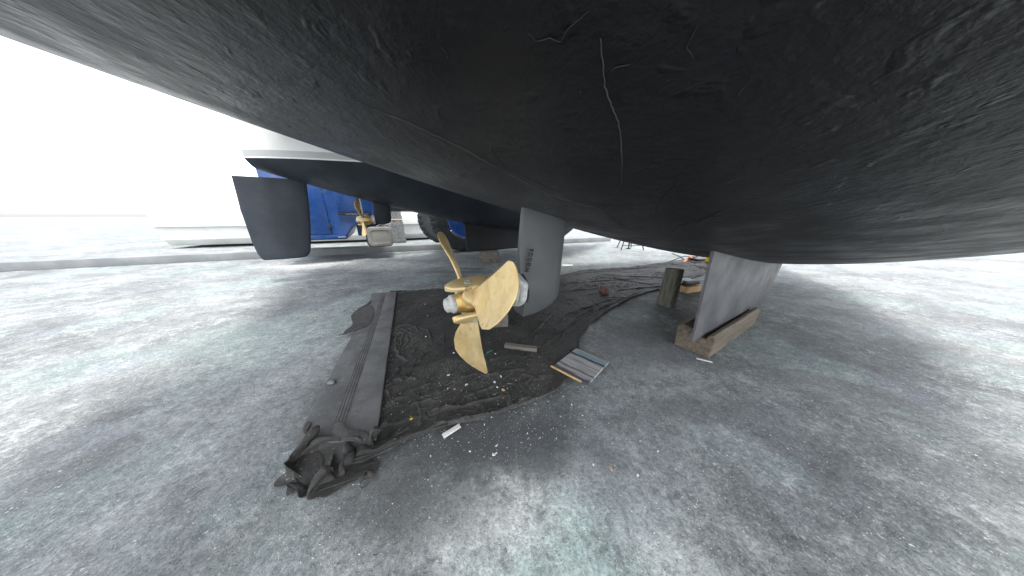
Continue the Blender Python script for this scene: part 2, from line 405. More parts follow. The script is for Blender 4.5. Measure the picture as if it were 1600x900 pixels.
M['dark_metal'] = simple("dark_steel", (.022, .022, .024), (.04, .04, .042), 10, .5, .4)
M['steel'] = simple("bare_steel", (.45, .45, .45), (.6, .6, .6), 14, .3, .8)
M['tank_grey'] = simple("grey_tank_paint", (.20, .195, .18), (.27, .265, .25), 7, .45, .15, .05, 30)
M['window'] = simple("dark_window", (.012, .014, .016), (.02, .022, .025), 3, .12)
M['wrap'] = NT("grey_wrap")
def wrap_material():
    t = M['wrap']
    g = t.noise(5, 6, .7, vec=t.scaled((9, 9, 5)), dist=1.6)
    c = t.mix(t.ramp(g, .38, .62), (.06, .063, .063), (.22, .23, .23))
    return t.out(c, .55, 0, t.bump(g, .8, .02), .4)
M['wrap'] = wrap_material()
def board_material():
    """weathered ply panel with worn bands of pale grey, black and blue paint across its short side (local x)"""
    t = NT("striped_board"); x = t.sep(0); y = t.sep(1)
    xx = t.math('ADD', x, t.math('MULTIPLY', t.math('SUBTRACT', t.noise(14, 5), .5), .022))
    c = t.mix(t.ramp(t.noise(6, 6, .6, vec=t.scaled((8, 1.2, 1))), .35, .7), (.27, .27, .265), (.40, .40, .395))
    def band(c, a, b, col, soft=.006, amt=1.0, y0=None, y1=None):
        m = t.math('MULTIPLY', t.ramp(xx, a - soft, a + soft), t.ramp(xx, b - soft, b + soft, 1, 0))
        if y0 is not None: m = t.math('MULTIPLY', m, t.math('MULTIPLY', t.ramp(y, y0 - .02, y0 + .02), t.ramp(y, y1 - .02, y1 + .02, 1, 0)))
        return t.mix(t.math('MULTIPLY', m, amt), c, col)
    c = band(c, .048, .064, (.035, .038, .040))
    c = band(c, .066, .094, (.15, .27, .33), .005, .9, -.09, .07)
    c = band(c, .004, .009, (.04, .042, .045), .004, .85, -.11, .05)
    c = band(c, -.062, -.050, (.045, .046, .048), .005, .8)
    c = band(c, -.12, -.085, (.045, .047, .055), .008, .9)
    c = band(c, -.095, -.086, (.42, .43, .50), .004, .8, -.07, -.02)
    return t.out(c, .7, 0, t.bump(t.noise(40, 5), .25, .003), .3)
M['board'] = board_material()

# ------------------------------------------------------------------ the setting: ground, kerb
def ground():
    n = 60; xs = np.concatenate([[-600, -200, -60, -25], np.linspace(-12, 12, n), [25, 60, 200, 600]])
    V = [(x, y, 0) for y in xs for x in xs]; k = len(xs)
    Fc = [(j * k + i, j * k + i + 1, (j + 1) * k + i + 1, (j + 1) * k + i) for j in range(k - 1) for i in range(k - 1)]
    tag(mesh("ground", V, Fc, M['ground']), kind='structure')
ground()
def kerb():
    a, b = np.array([-3.68, 4.04, 0]), np.array([2.9, 6.6, 0]); d = (b - a) / np.linalg.norm(b - a)
    a = a - d * 6; L = np.linalg.norm(b - a); nrm = np.array([-d[1], d[0], 0])
    c = (a + b) / 2 + nrm * .15 + np.array([0, 0, .06])
    bm = box_bm(c, (L, .30, .124), frame(d), .012, 0)
    tag(bm_obj("kerb", bm, M['concrete'], base=(c[0], c[1], 0)),
        "long low grey concrete kerb running behind the truck wheel", "kerb")
kerb()

# ------------------------------------------------------------------ the catamaran
ZW, ZS = 1.18, 1.62
def zc(u): return .7059 - .2353 * u + .03143 * u * u + .16 * max(0, u - 2.9) ** 2
def tap(u): return 1.0 if u < 1.2 else max(.03, 1 - ((u - 1.2) / 3.5) ** 1.8)
def g_far(v, u): return .5016 * v ** 2.139 * min(1.15, max(.7, 1 - .0595 * u))
def g_near(v, u): return (.2271 * v * v + (3.5 * max(0, v - .98) ** 2)) * min(1.15, max(.7, 1 - .0595 * u))
def g_inner(v, u): return .92 * v * v
def znear(u, v): return zc(u) + (g_far(v, u) if v > 0 else g_near(-v, u))
cat = empty("catamaran", B(0, 1.4, 0))
tag(cat, "catamaran with black painted hulls propped on timber blocks, seen from underneath", "boat")

def make_hull(v0, dz, gL, gR, mat_bottom, u_end, extra=None, rocker=0.0):
    us = np.concatenate([np.arange(u_end, 3.0, .05), np.arange(3.0, 4.7, .08)]); nb = 26; nt = 5
    Vb, Fb, Vt, Ft, mi = [], [], [], [], []
    rows = []
    for u in us:
        z0 = zc(u) + dz + rocker * max(0, u - 1.0) ** 2; row = []
        def vw(g):
            lo, hi = 0.0, 1.6
            if z0 >= ZW: return 0.02
            for _ in range(40):
                m = (lo + hi) / 2
                if z0 + g(m, u) < ZW: lo = m
                else: hi = m
            return lo
        wl_, wr_ = vw(gL), vw(gR)
        k = tap(u)
        for j in range(-nb, nb + 1):
            v = (wl_ if j < 0 else wr_) * j / nb
            row.append((k * v, z0 + (gL(-v, u) if v < 0 else gR(v, u))))
        rows.append((u, row))
    m = 2 * nb + 1
    for (u, row) in rows:
        for (v, z) in row: Vb.append(B(u, v0 + v, z))
    for i in range(len(rows) - 1):
        for j in range(m - 1): Fb.append((i * m + j, (i + 1) * m + j, (i + 1) * m + j + 1, i * m + j + 1))
    mats = [mat_bottom]; mib = [0] * len(Fb)
    if extra:
        mats += [M['seam'], M['hull_ridge']]
        for (v_, f_) in extra:
            o = len(Vb); Vb += list(v_); Fb += [tuple(o + i for i in f) for f in f_]; mib += [1 if len(v_) > 200 else 2] * len(f_)
    h = mesh("hull", Vb, Fb, mats, cat, mi=mib, sharp=None)
    # topsides: white line, grey band, white gelcoat up to the deck edge, transom closed
    zr = [ZW, ZW + .012, ZW + .062, ZW + .066, 1.4, ZS]; q = len(zr)
    for side in (0, -1):
        o = len(Vt)
        for (u, row) in rows:
            v = row[side][0]; s = -1 if side == 0 else 1
            for z in zr: Vt.append(B(u, v0 + v + s * .07 * (z - ZW), z if z > ZW else row[side][1]))
        for i in range(len(rows) - 1):
            for j in range(q - 1):
                a = o + i * q + j; Ft.append((a, a + 1, a + q + 1, a + q)); mi.append({1: 1}.get(j, 0))
    nL = len(rows) * q
    for i in range(len(rows) - 1):                       # deck
        a, b = i * q + q - 1, (i + 1) * q + q - 1; Ft.append((a, b, nL + b, nL + a)); mi.append(2)
    for j in range(q - 1): Ft.append((j, j + 1, nL + j + 1, nL + j)); mi.append(0)   # transom
    t = mesh("topsides", Vt, Ft, [M['white_gel'], M['grey_band'], M['deck']], cat, mi=mi, sharp=35)
    fix(t); return h

def near_hit(px, py):
    r = ray(px, py)
    for t in np.arange(.05, 3.2, .004):
        P = CAM + r * t; d = P - L0; u, v = d @ AX, d @ PV
        if P[2] > znear(u, v):
            lo, hi = t - .004, t
            for _ in range(14):
                m = (lo + hi) / 2; P = CAM + r * m; d = P - L0
                if P[2] > znear(d @ AX, d @ PV): hi = m
                else: lo = m
            return P
    return None
SEAMS = [([(545, 150), (580, 170), (640, 192), (670, 207), (720, 230), (760, 253), (800, 275), (850, 300), (900, 318), (943, 327)], .0020),
         ([(938, 60), (941, 90), (945, 135), (955, 165), (966, 190), (970, 215), (972, 250), (971, 285), (960, 305), (943, 327)], .0019),
         ([(943, 327), (955, 341), (972, 350), (992, 362)], .0030),
         ([(1060, 285), (1032, 312), (1022, 340)], .0024), ([(1045, 368), (1060, 353), (1090, 345), (1136, 327)], .0024),
         ([(826, 52), (838, 66), (858, 60), (876, 66), (884, 50), (903, 32), (920, 18)], .0013),
         ([(950, 116), (960, 106), (985, 101)], .0016), ([(768, 238), (790, 262), (850, 290), (878, 303)], .0012),
         ([(690, 74), (700, 86), (698, 92)], .0016), ([(905, 150), (908, 142)], .002), ([(855, 257), (868, 256)], .0012),
         ([(768, 238), (778, 236), (785, 240), (812, 238)], .0010), ([(1085, 92), (1072, 75), (1090, 40)], .0016)]
def seam_meshes():
    out = []
    for pts, r in SEAMS:
        dense = []
        for a, b in zip(pts[:-1], pts[1:]):
            n = max(2, int(math.dist(a, b) / 5))
            dense += [(a[0] + (b[0] - a[0]) * i / n, a[1] + (b[1] - a[1]) * i / n) for i in range(n)]
        dense.append(pts[-1])
        P = [near_hit(x + random.uniform(-.8, .8), y + random.uniform(-.8, .8)) for x, y in dense]
        P = [p - (p - CAM) / np.linalg.norm(p - CAM) * .0008 for p in P if p is not None]
        if len(P) < 3: continue
        m = len(P); e = np.sin(np.linspace(0.15, math.pi - .15, m)) ** .35
        rad = r * .40 * e * np.convolve(np.pad(.75 + .5 * rng.random(m), 2, 'edge'), np.ones(5) / 5, 'valid')
        out.append(tube_data(P, rad, 6))
    return out
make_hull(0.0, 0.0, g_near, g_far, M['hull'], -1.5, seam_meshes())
make_hull(2.7, 0.045, g_inner, g_inner, M['hull_far'], -1.35, None, .05)
# bridge deck between the hulls
bd = bmesh.new()
bdm = box_bm(B(-.05, 1.45, 1.52), (2.5, 1.55, .18), frame(AX), .05)
bm_obj("bridge_deck", bdm, M['white_gel'], cat)

def foil(name, zs, te, le, th, v0, m, parent, te_th=None, n=14, cap_bulge=.0):
    """a fin: horizontal foil sections at heights zs; te/le along-boat positions, th full thickness"""
    V, Fc = [], []
    for i, z in enumerate(zs):
        c = le[i] - te[i]; tt = (te_th[i] if te_th is not None else .008)
        ring = []
        for j in range(n + 1):
            x = 0.5 - .5 * math.cos(math.pi * j / n)            # 0 TE .. 1 LE
            y = th[i] * .5 * ((tt / th[i]) * (1 - x) ** 2 + 1.9 * (x * (1 - x)) ** .6 * (0.6 + .65 * x) * .82)
            if j == n: y = 0
            ring.append((te[i] + c * x, y))
        loop = [(u, -y) for u, y in ring] + [(u, y) for u, y in ring[::-1][1:]]
        V += [B(u, v0 + y, z) for u, y in loop]
    k = len(loop)
    for i in range(len(zs) - 1):
        for j in range(k): Fc.append((i * k + j, i * k + (j + 1) % k, (i + 1) * k + (j + 1) % k, (i + 1) * k + j))
    Fc.append(tuple(range(k))[::-1]); Fc.append(tuple((len(zs) - 1) * k + j for j in range(k)))
    return fix(mesh(name, V, Fc, m, parent, sharp=50))

# ---- near sail drive leg: slim strut that swells round the shaft and has a rounded foot
zs = [.370, .374, .380, .392, .41, .43, .455, .48, .51, .54, .58, .62, .66, .70, .76]
te = [-.080, -.086, -.090, -.092, -.094, -.095, -.096, -.098, -.101, -.098, -.093, -.090, -.087, -.083, -.077]
le = [-.030, .005, .035, .062, .079, .086, .088, .089, .091, .093, .096, .098, .101, .104, .108]
th = [.036, .05, .058, .068, .08, .088, .092, .088, .078, .066, .058, .056, .056, .058, .066]
tt = [.03, .045, .055, .066, .078, .086, .09, .084, .064, .036, .018, .014, .012, .012, .014]
leg = foil("drive_leg", zs, te, le, th, 0.0, M['foil'], cat, tt)
def lettering():
    cu = bpy.data.curves.new("lettering", 'FONT'); cu.body = "NGGG6"; cu.size = .0195; cu.extrude = .0012
    cu.space_character = 1.18; cu.offset = .0007
    tmp = bpy.data.objects.new("tmp", cu); COL.objects.link(tmp)
    me = bpy.data.meshes.new_from_object(tmp.evaluated_get(bpy.context.evaluated_depsgraph_get()))
    bpy.data.objects.remove(tmp); me.name = "lettering"
    x = np.array([0, 0, 1.0]) + AX * .22; x /= np.linalg.norm(x); nrm = -PV + AX * -.12; nrm /= np.linalg.norm(nrm)
    nrm -= x * (nrm @ x); nrm /= np.linalg.norm(nrm); y = np.cross(nrm, x)
    o = B(-.0715, -.0302, .529)
    V = np.array([v.co for v in me.vertices]); V = o + V[:, :1] * x + V[:, 1:2] * y + V[:, 2:] * nrm
    V -= np.array(wloc(leg))
    for v, c in zip(me.vertices, V): v.co = c
    link("lettering", me, M['ink'], leg, smooth=False)
lettering()

# ---- propellers
SH = np.array([-0.85706465, -0.51239124, -0.053809]); SH /= np.linalg.norm(SH)      # shaft, pointing aft
W_LE, W_TE = -.006, .125
R_IN = [(-.006, .040), (.030, .042), (.040, .060), (.070, .092), (.100, .128), (.117, .160), (.125, .200)]     # (chord, inner radius)
R_OUT = [(-.006, .254), (-.002, .265), (.006, .273), (.020, .278), (.050, .280), (.080, .272), (.100, .257), (.117, .232), (.125, .205)]
EDGE = [(-.016, .040), (-.010, .075), (-.004, .12), (.0, .18), (.0, .26), (.002, .285)]
def make_propeller(C, rads, hub_back, parent, scale=1.0, fine=True, pitch=(R(25),) * 3, lens=(1, 1, 1)):
    C = np.array(C)
    hub = lathe("propeller", C, SH, [(-hub_back, .026 * scale), (-hub_back + .004, .044 * scale), (-.035 * scale, .044 * scale), (-.025 * scale, .036 * scale),
            (.02 * scale, .033 * scale), (.045 * scale, .029 * scale), (.062 * scale, .024 * scale), (.064 * scale, .01)], M['gold'], parent, 40,
            mod=lambda a, s: 1 + .10 * math.cos(3 * a + .6) * (s > -.03))
    lathe("nose_nut", C + SH * .060 * scale, SH, [(0, .024 * scale), (.003, .026 * scale), (.010 * scale, .026 * scale), (.013 * scale, .023 * scale),
            (.016 * scale, .021 * scale), (.026 * scale, .019 * scale), (.030 * scale, .013 * scale)], M['zinc'], hub, 24,
            mod=lambda a, s: 1 + .06 * abs(math.cos(3 * a)), sharp=25)
    for i, r in enumerate(rads):
        r = np.array(r); r /= np.linalg.norm(r)
        t = np.cross(SH, r)
        # lozenge plate of the hub, half way between two blades
        mid = -r; tm = np.cross(SH, mid); mid = mid * math.cos(R(20)) - tm * math.sin(R(20)); tm = np.cross(SH, mid)
        V, Fc = [], []; nn = 22
        for k in range(nn + 1):
            s = k / nn; x = (-.075 + .157 * s) * scale
            w = .029 * scale * max(.03, (1 - abs(2 * s - 1) ** 3.2)) ** .62
            for (a, b) in ((-1, 0), (-.94, .7), (-.75, 1), (.75, 1), (.94, .7), (1, 0), (.8, -.8), (-.8, -.8)):
                V.append(C + SH * x + tm * (a * w) + mid * (.056 + b * .0085 - .006 * (2 * s - 1) ** 2) * scale + tm * (.010 * scale * (2 * s - 1)))
        for k in range(nn):
            for j in range(8): Fc.append((k * 8 + j, k * 8 + (j + 1) % 8, (k + 1) * 8 + (j + 1) % 8, (k + 1) * 8 + j))
        Fc.append(tuple(range(8))); Fc.append(tuple(nn * 8 + j for j in range(8)))
        fix(mesh("hub_plate", V, Fc, M['brass'], hub, sharp=60))
        if fine:
            vv = lathe_data(C + mid * .0635 * scale + SH * .02, mid, [(0, .010), (.0022, .0095), (.0024, .0065), (.0012, .006), (.0012, .001)], 20)
            fix(mesh("plate_screw", vv[0], vv[1], M['patina'], hub))
        # collar the blade turns in
        lathe("blade_collar", C + SH * .018 * scale + r * .030 * scale, r, [(0, .026 * scale), (.022 * scale, .027 * scale), (.026 * scale, .025 * scale), (.028 * scale, .018 * scale)], M['brass'] if i == 1 else M['patina'], hub, 28)
        # the blade itself: columns across the chord, lens section, slight camber
        V, Fc = [], []; ncol, nrow = 26, 30
        for a in range(ncol):
            f = a / (ncol - 1); f = .5 - .5 * math.cos(math.pi * f)
            w = W_LE + (W_TE - W_LE) * f
            r0 = np.interp(w, [p_[0] for p_ in R_IN], [p_[1] for p_ in R_IN]); r1 = np.interp(w, [p_[0] for p_ in R_OUT], [p_[1] for p_ in R_OUT])
            up_, dn_ = [], []
            for k in range(nrow + 1):
                x = k / nrow; x = .5 - .5 * math.cos(math.pi * x); rr = r0 + (r1 - r0) * x
                lo_e = np.interp(rr, [p_[1] for p_ in EDGE], [p_[0] for p_ in EDGE])
                ww = w + lo_e * (1 - f)
                b = pitch[i] + R(8) * (1 - rr / .28)
                wd = -t * math.cos(b) + SH * math.sin(b); nd = np.cross(r, wd)
                e = (max(0, 1 - (2 * f - 1) ** 2) ** .5) * min(1, (1 - x) * 6 + .0) ** .5 * min(1, x * 8 + (1 if f < .4 else 0)) ** .5 * .5 * (.0045 + .013 * max(0, 1 - rr / .2)) + .0010
                cb = .013 * (1 - (2 * f - 1) ** 2) * min(1, rr / .12)
                base = C + SH * .02 * scale + (r - SH * .1) * rr * scale * lens[i] + wd * ww * scale + nd * cb * scale
                up_.append(base + nd * e); dn_.append(base - nd * e)
            V += up_ + dn_[::-1]
        k2 = 2 * (nrow + 1)
        for a in range(ncol - 1):
            for j in range(k2): Fc.append((a * k2 + j, a * k2 + (j + 1) % k2, (a + 1) * k2 + (j + 1) % k2, (a + 1) * k2 + j))
        Fc.append(tuple(range(k2))); Fc.append(tuple((ncol - 1) * k2 + j for j in range(k2)))
        fix(mesh("blade", V, Fc, M['brass'], hub, sharp=70))
    return hub
PC = np.array([-0.1135084, 0.62244702, 0.46398259])
RAD = [np.array(p) - PC for p in ((-0.24402607, 0.82862437, 0.57955093), (-0.00657469, 0.42749682, 0.61714786), (-0.08992445, 0.61121988, 0.19524899))]
make_propeller(PC, RAD, .118, cat, pitch=(R(22), R(25), R(25)), lens=(.93, 1, 1))
# pale castings between propeller and leg
def lug(a, s): return 1 + .16 * max(0, math.cos(2 * a + .9)) ** 8
lathe("seal_ring", PC - SH * .150, SH, [(-.006, .050), (-.006, .057), (.004, .060), (.012, .060), (.016, .055), (.017, .045)], M['anode'], leg, 48, mod=lug)
lathe("rope_cutter", PC - SH * .131, SH, [(0, .045), (.002, .053), (.012, .053), (.016, .048), (.018, .040)], M['patina'], leg, 40, mod=lambda a, s: 1 + .05 * math.sin(5 * a))
lathe("gasket", PC - SH * .160, SH, [(-.004, .050), (.0, .0605), (.006, .0605), (.0065, .05)], M['rubber'], leg, 40)

# ---- near keel, held in the notch of its timber block
zk = [.105, .112, .13, .2, .3, .4, .5, .6]
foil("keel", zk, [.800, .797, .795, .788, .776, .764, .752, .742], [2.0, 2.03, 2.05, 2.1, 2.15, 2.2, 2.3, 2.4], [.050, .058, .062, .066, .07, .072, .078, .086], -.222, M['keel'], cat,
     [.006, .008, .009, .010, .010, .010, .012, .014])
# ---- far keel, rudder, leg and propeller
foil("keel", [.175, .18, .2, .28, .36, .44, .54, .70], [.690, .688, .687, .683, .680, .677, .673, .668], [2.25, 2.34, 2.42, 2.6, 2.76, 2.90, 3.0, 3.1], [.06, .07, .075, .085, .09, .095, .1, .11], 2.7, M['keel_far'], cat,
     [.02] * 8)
foil("rudder", [.262, .266, .275, .30, .34, .45, .6, .75, .9, 1.06], [-1.50, -1.52, -1.53, -1.54, -1.55, -1.56, -1.56, -1.56, -1.55, -1.54],
     [-1.24, -1.20, -1.175, -1.150, -1.130, -1.105, -1.075, -1.05, -1.03, -1.01], [.03, .04, .045, .05, .055, .06, .062, .064, .066, .07], 2.7, M['hull_far'], cat, [.012] * 10)
leg2 = foil("drive_leg", [.605, .61, .62, .64, .70, .80, .95, 1.02], [-.43, -.445, -.452, -.456, -.460, -.455, -.45, -.45], [-.36, -.33, -.305, -.285, -.275, -.272, -.27, -.265], [.03, .045, .055, .065, .075, .06, .056, .06], 2.7, M['hull_far'], cat,
     [.025, .04, .05, .062, .07, .02, .014, .014])
C2 = B(-.575, 2.7, .655)
e1 = np.cross(SH, [0, 0, 1.]); e1 /= np.linalg.norm(e1); e2 = np.cross(e1, SH)
make_propeller(C2, [math.cos(a) * e1 + math.sin(a) * e2 for a in (R(88), R(208), R(328))], .10, cat, .86, False)
lathe("seal_ring", C2 - SH * .108, SH, [(-.01, .04), (-.006, .052), (.014, .052), (.018, .04)], M['anode'], leg2, 32)

# ------------------------------------------------------------------ timber under the keels and the propeller
def notched_block():
    prof = [(-.085, 0), (.075, 0), (.078, .122), (.062, .135), (.012, .130), (.004, .098), (-.052, .098), (-.060, .124), (-.080, .126), (-.088, .112)]
    base = B(1.2, -.19, 0)
    bm = prism_bm(prof, B(.893, -.195, 0.001), PV, (0, 0, 1), AX * .72)
    bmesh.ops.bevel(bm, geom=bm.edges[:], offset=.003, segments=1, affect='EDGES')
    bmesh.ops.subdivide_edges(bm, edges=[e for e in bm.edges if e.calc_length() > .03], cuts=4, use_grid_fill=True)
    for v in bm.verts:
        n = noise.noise_vector(v.co * 14) * .0035
        if v.co.z < .01: n.z = abs(n.z) * .2
        v.co += n
    tag(bm_obj("keel_block", bm, M['timber'], base=base, sharp=30), "notched brown timber block holding the near keel at the right", "timber block")
notched_block()
def block(name, c, size, rotz, mat, label, cat_, bevel=.004, jit=.002, sub=2, z0=0.001, seed=1, group=None, tilt=(0, 0)):
    rot = Matrix.Rotation(rotz, 3, 'Z') @ Matrix.Rotation(tilt[0], 3, 'X') @ Matrix.Rotation(tilt[1], 3, 'Y')
    bm = box_bm((c[0], c[1], z0 + size[2] / 2), size, rot, bevel, sub, jit, seed)
    lo = min(v.co.z for v in bm.verts)
    bmesh.ops.translate(bm, verts=bm.verts, vec=(0, 0, z0 - lo))
    return tag(bm_obj(name, bm, mat, base=(c[0], c[1], z0), sharp=35), label, cat_, group)
p = B(1.04, 2.66, 0)
block("keel_block", p, (.30, .22, .172), AXA * .3, M['timber_old'], "weathered square timber block under the dark far keel", "timber block", .008, .003)
p = (G(764, 513) + G(793, 513)) / 2
block("wood_block", (p[0], p[1] + .05, 0), (.125, .10, .10), .05, M['timber_old'], "short grey wood block standing below the propeller hub", "wood block", .005, .003, seed=3)

# ------------------------------------------------------------------ blue truck
TO = np.array([-1.09, 4.45, 0])
def T(u, v, z): return TO + AX * u + PV * v + np.array([0, 0, z])
truck = tag(empty("truck", TO), "blue truck with large blue rimmed wheel parked behind the far hull", "truck")
def tbox(name, u0, u1, v0, v1, z0, z1, m, parent, bevel=.01):
    c = T((u0 + u1) / 2, (v0 + v1) / 2, (z0 + z1) / 2)
    return bm_obj(name, box_bm(c, (u1 - u0, v1 - v0, z1 - z0), frame(AX), bevel), m, parent)
body_poly = [(-2.55, .36), (-1.74, .355), (-1.74, .41), (-1.66, .52), (-1.52, .62), (-1.38, .68), (-1.22, .70), (-1.22, 1.62), (-2.55, 1.62)]
bm = prism_bm(body_poly, T(0, .02, 0), AX, (0, 0, 1), PV * 1.7)
bmesh.ops.bevel(bm, geom=bm.edges[:], offset=.02, segments=2, affect='EDGES')
body = bm_obj("body", bm, M['truck_blue'], truck)
cabp = [(1.15, .98), (1.30, .98), (1.42, 1.24), (1.72, 1.42), (2.28, 1.42), (2.50, 1.24), (2.62, .72), (2.90, .72), (2.95, 1.20), (2.70, 1.95), (1.15, 1.98)]
bm = prism_bm(cabp, T(0, .05, 0), AX, (0, 0, 1), PV * 1.64)
bmesh.ops.bevel(bm, geom=bm.edges[:], offset=.02, segments=2, affect='EDGES')
bm_obj("cab", bm, M['truck_blue'], truck)
tbox("cab_window", 1.45, 2.45, .036, .06, 1.48, 1.85, M['window'], truck, .02)
dr = tbox("door", -2.50, -1.93, .003, .03, .44, 1.56, M['truck_blue'], truck, .012)
for z in (.52, 1.2): tbox("hinge", -1.955, -1.915, -.012, .02, z, z + .06, M['dark_metal'], dr, .004)
tbox("handle", -2.46, -2.32, -.03, .01, 1.15, 1.18, M['dark_metal'], dr, .004)
pn = tbox("side_panel", -1.80, -1.36, .003, .03, .76, 1.5, M['truck_blue'], truck, .012)
tbox("grab_bar", -1.80, -1.38, -.022, .006, .715, .745, M['dark_metal'], pn, .006)
tbox("trim_strip", -1.70, -1.42, -.027, -.02, .728, .735, M['steel'], pn, .002)
tbox("sill", -2.53, -1.76, .000, .03, .368, .43, M['truck_blue'], truck, .01)
tbox("step_bracket", -1.86, -1.76, -.03, .0, .385, .40, M['steel'], truck, .004)
tbox("chassis_rail", -1.25, 2.2, .15, .27, .80, .96, M['dark_metal'], truck)
tbox("chassis_rail", -1.25, 2.2, 1.45, 1.57, .80, .96, M['dark_metal'], truck)
tbox("cross_member", 1.4, 1.5, .28, 1.44, .84, .92, M['dark_metal'], truck)
tbox("inner_arch", -1.62, -1.25, .35, .40, .38, .74, M['truck_blue'], truck)
# rounded fuel tank with a dark band behind its pale end
def rounded(w, h, r, n=6):
    out = []
    for (cx, cy, a0) in ((w / 2 - r, h / 2 - r, 0), (-w / 2 + r, h / 2 - r, 90), (-w / 2 + r, -h / 2 + r, 180), (w / 2 - r, -h / 2 + r, 270)):
        out += [(cx + r * math.cos(R(a0 + 90 * k / n)), cy + r * math.sin(R(a0 + 90 * k / n))) for k in range(n + 1)]
    return out
tk = bm_obj("fuel_tank", prism_bm(rounded(.39, .34, .075), T(-1.31, .04, .375), AX, (0, 0, 1), PV * .55), M['black_plastic'], truck)
def tank_face():
    V, Fc = [], []; steps = [(.37, .32, .07, .035), (.365, .315, .068, .018), (.345, .295, .062, .004), (.27, .215, .05, .0), (.262, .207, .048, .007), (.255, .20, .046, .007)]
    for (w, h, r, d) in steps: V += [T(-1.30 + a, d, .375 + b) for a, b in rounded(w, h, r)]
    k = len(rounded(1, 1, .1))
    for i in range(len(steps) - 1):
        for j in range(k): Fc.append((i * k + j, i * k + (j + 1) % k, (i + 1) * k + (j + 1) % k, (i + 1) * k + j))
    Fc.append(tuple((len(steps) - 1) * k + j for j in range(k)))
    fix(mesh("tank_end", V, Fc, M['tank_grey'], tk, sharp=35))
tank_face()
tube("filler_pipe", [T(-1.32, .1, .54), T(-1.25, .08, .575), T(-1.16, .1, .56), T(-1.10, .15, .62)], .012, M['steel'], truck)
tube("exhaust_pipe", [T(-1.50, .02, .70), T(-1.50, .02, .80), T(-1.50, .03, 1.0), T(-1.50, .03, 1.5)], .03, M['steel'], truck, 12)
def wheel(u, v, flip=1, Rr=.64):
    c = T(u, v, Rr)
    ax_ = PV * flip
    n = 96
    prof = [(.0, .33), (-.012, .36), (-.008, .44), (.0, .50), (.03, .545), (.06, .56), (.15, .565), (.24, .56), (.27, .545), (.30, .50), (.31, .44), (.30, .33)]
    def tread(a, s):
        ph = a * 26 / (2 * math.pi)
        if s < .025 or s > .275: return 1
        return 1.0 if (ph + (s - .15) * 3 * (1 if s < .15 else -1)) % 1 < .55 else .955
    w = lathe("wheel", c, ax_, [(s, r * Rr / .565) for s, r in prof + prof[:1]], M['tyre'], truck, 208, mod=tread, sharp=30, caps=False)
    lathe("rim", c, ax_, [(.02, .345), (.0, .352), (-.004, .345), (.012, .325), (.05, .315), (.055, .265), (.030, .25), (.028, .21), (.12, .195), (.13, .05)], M['rim_blue'], w, 64, sharp=30)
    for k in range(8):
        a = 2 * math.pi * k / 8; q_ = c + AX * (.24 * math.cos(a)) + np.array([0, 0, .24 * math.sin(a)])
        lathe("wheel_nut", q_ + ax_ * .05, -ax_, [(0, .02), (.03, .02), (.034, .012)], M['dark_metal'], w, 6)
    lathe("axle_hub", c + ax_ * .10, -ax_, [(0, .12), (.04, .12), (.05, .10), (.085, .085), (.09, .03)], M['dark_metal'], w, 24)
wheel(.2, .0); wheel(2.0, .0); wheel(.2, 1.72, -1); wheel(2.0, 1.72, -1)
tbox("axle", .14, .26, .2, 1.5, .50, .62, M['dark_metal'], truck)
tbox("axle", 1.94, 2.06, .2, 1.5, .50, .62, M['dark_metal'], truck)

# ------------------------------------------------------------------ white boat beyond the kerb, post, planks
KD = np.array([6.58, 2.56, 0]); KD /= np.linalg.norm(KD); KN = np.array([-KD[1], KD[0], 0])
KO = np.array([-3.68, 4.04, 0])
def K(s, n, z): return KO + KD * s + KN * n + np.array([0, 0, z])
def white_boat():
    root = tag(empty("motorboat", K(.4, 3.05, 0)), "low white motorboat lying beyond the kerb between truck cab and wheel", "boat")
    ss = np.linspace(-3.4, 3.1, 40); V, Fc, mi = [], [], []
    prof = [(0, .06), (.25, .03), (.62, .06), (.76, .20), (.80, .45), (.845, .475), (.85, .50), (.835, .74), (.80, .77), (.70, .77)]
    P = [(-a, z) for a, z in prof[::-1]] + prof[1:]; k = len(P)
    for s in ss:
        f = 1.0 if s < 1.2 else max(.04, 1 - ((s - 1.2) / 1.95) ** 2.2)
        for a, z in P: V.append(K(s, 3.05 + a * f, z + (.10 if s > 1.2 else 0) * ((s - 1.2) / 1.9) ** 2 * (z > .3)))
    for i in range(len(ss) - 1):
        for j in range(k - 1): Fc.append((i * k + j, i * k + j + 1, (i + 1) * k + j + 1, (i + 1) * k + j))
        Fc.append((i * k + k - 1, i * k, (i + 1) * k, (i + 1) * k + k - 1))
    Fc.append(tuple(range(k)))
    fix(mesh("hull", V, Fc, M['white_gel'], root, sharp=25))
    for n in (2.17, 3.93): tube("rub_rail", [K(s, n, .488) for s in np.linspace(-3.3, 1.2, 12)], .012, M['grey_band'], root)
    cab = bm_obj("cabin", box_bm(K(-.2, 3.05, .95), (2.6, 1.25, .40), frame(KD), .05), M['white_gel'], root)
    for z0 in (.93,):
        bm_obj("window", box_bm(K(-.2, 2.42, z0), (2.3, .02, .18), frame(KD), .004), M['window'], cab)
    tube("hand_rail", [K(-2.6, 2.38, .76), K(-2.5, 2.36, .86), K(-.2, 2.34, .88), K(1.0, 2.36, .86), K(1.1, 2.38, .76)], .012, M['steel'], root)
white_boat()
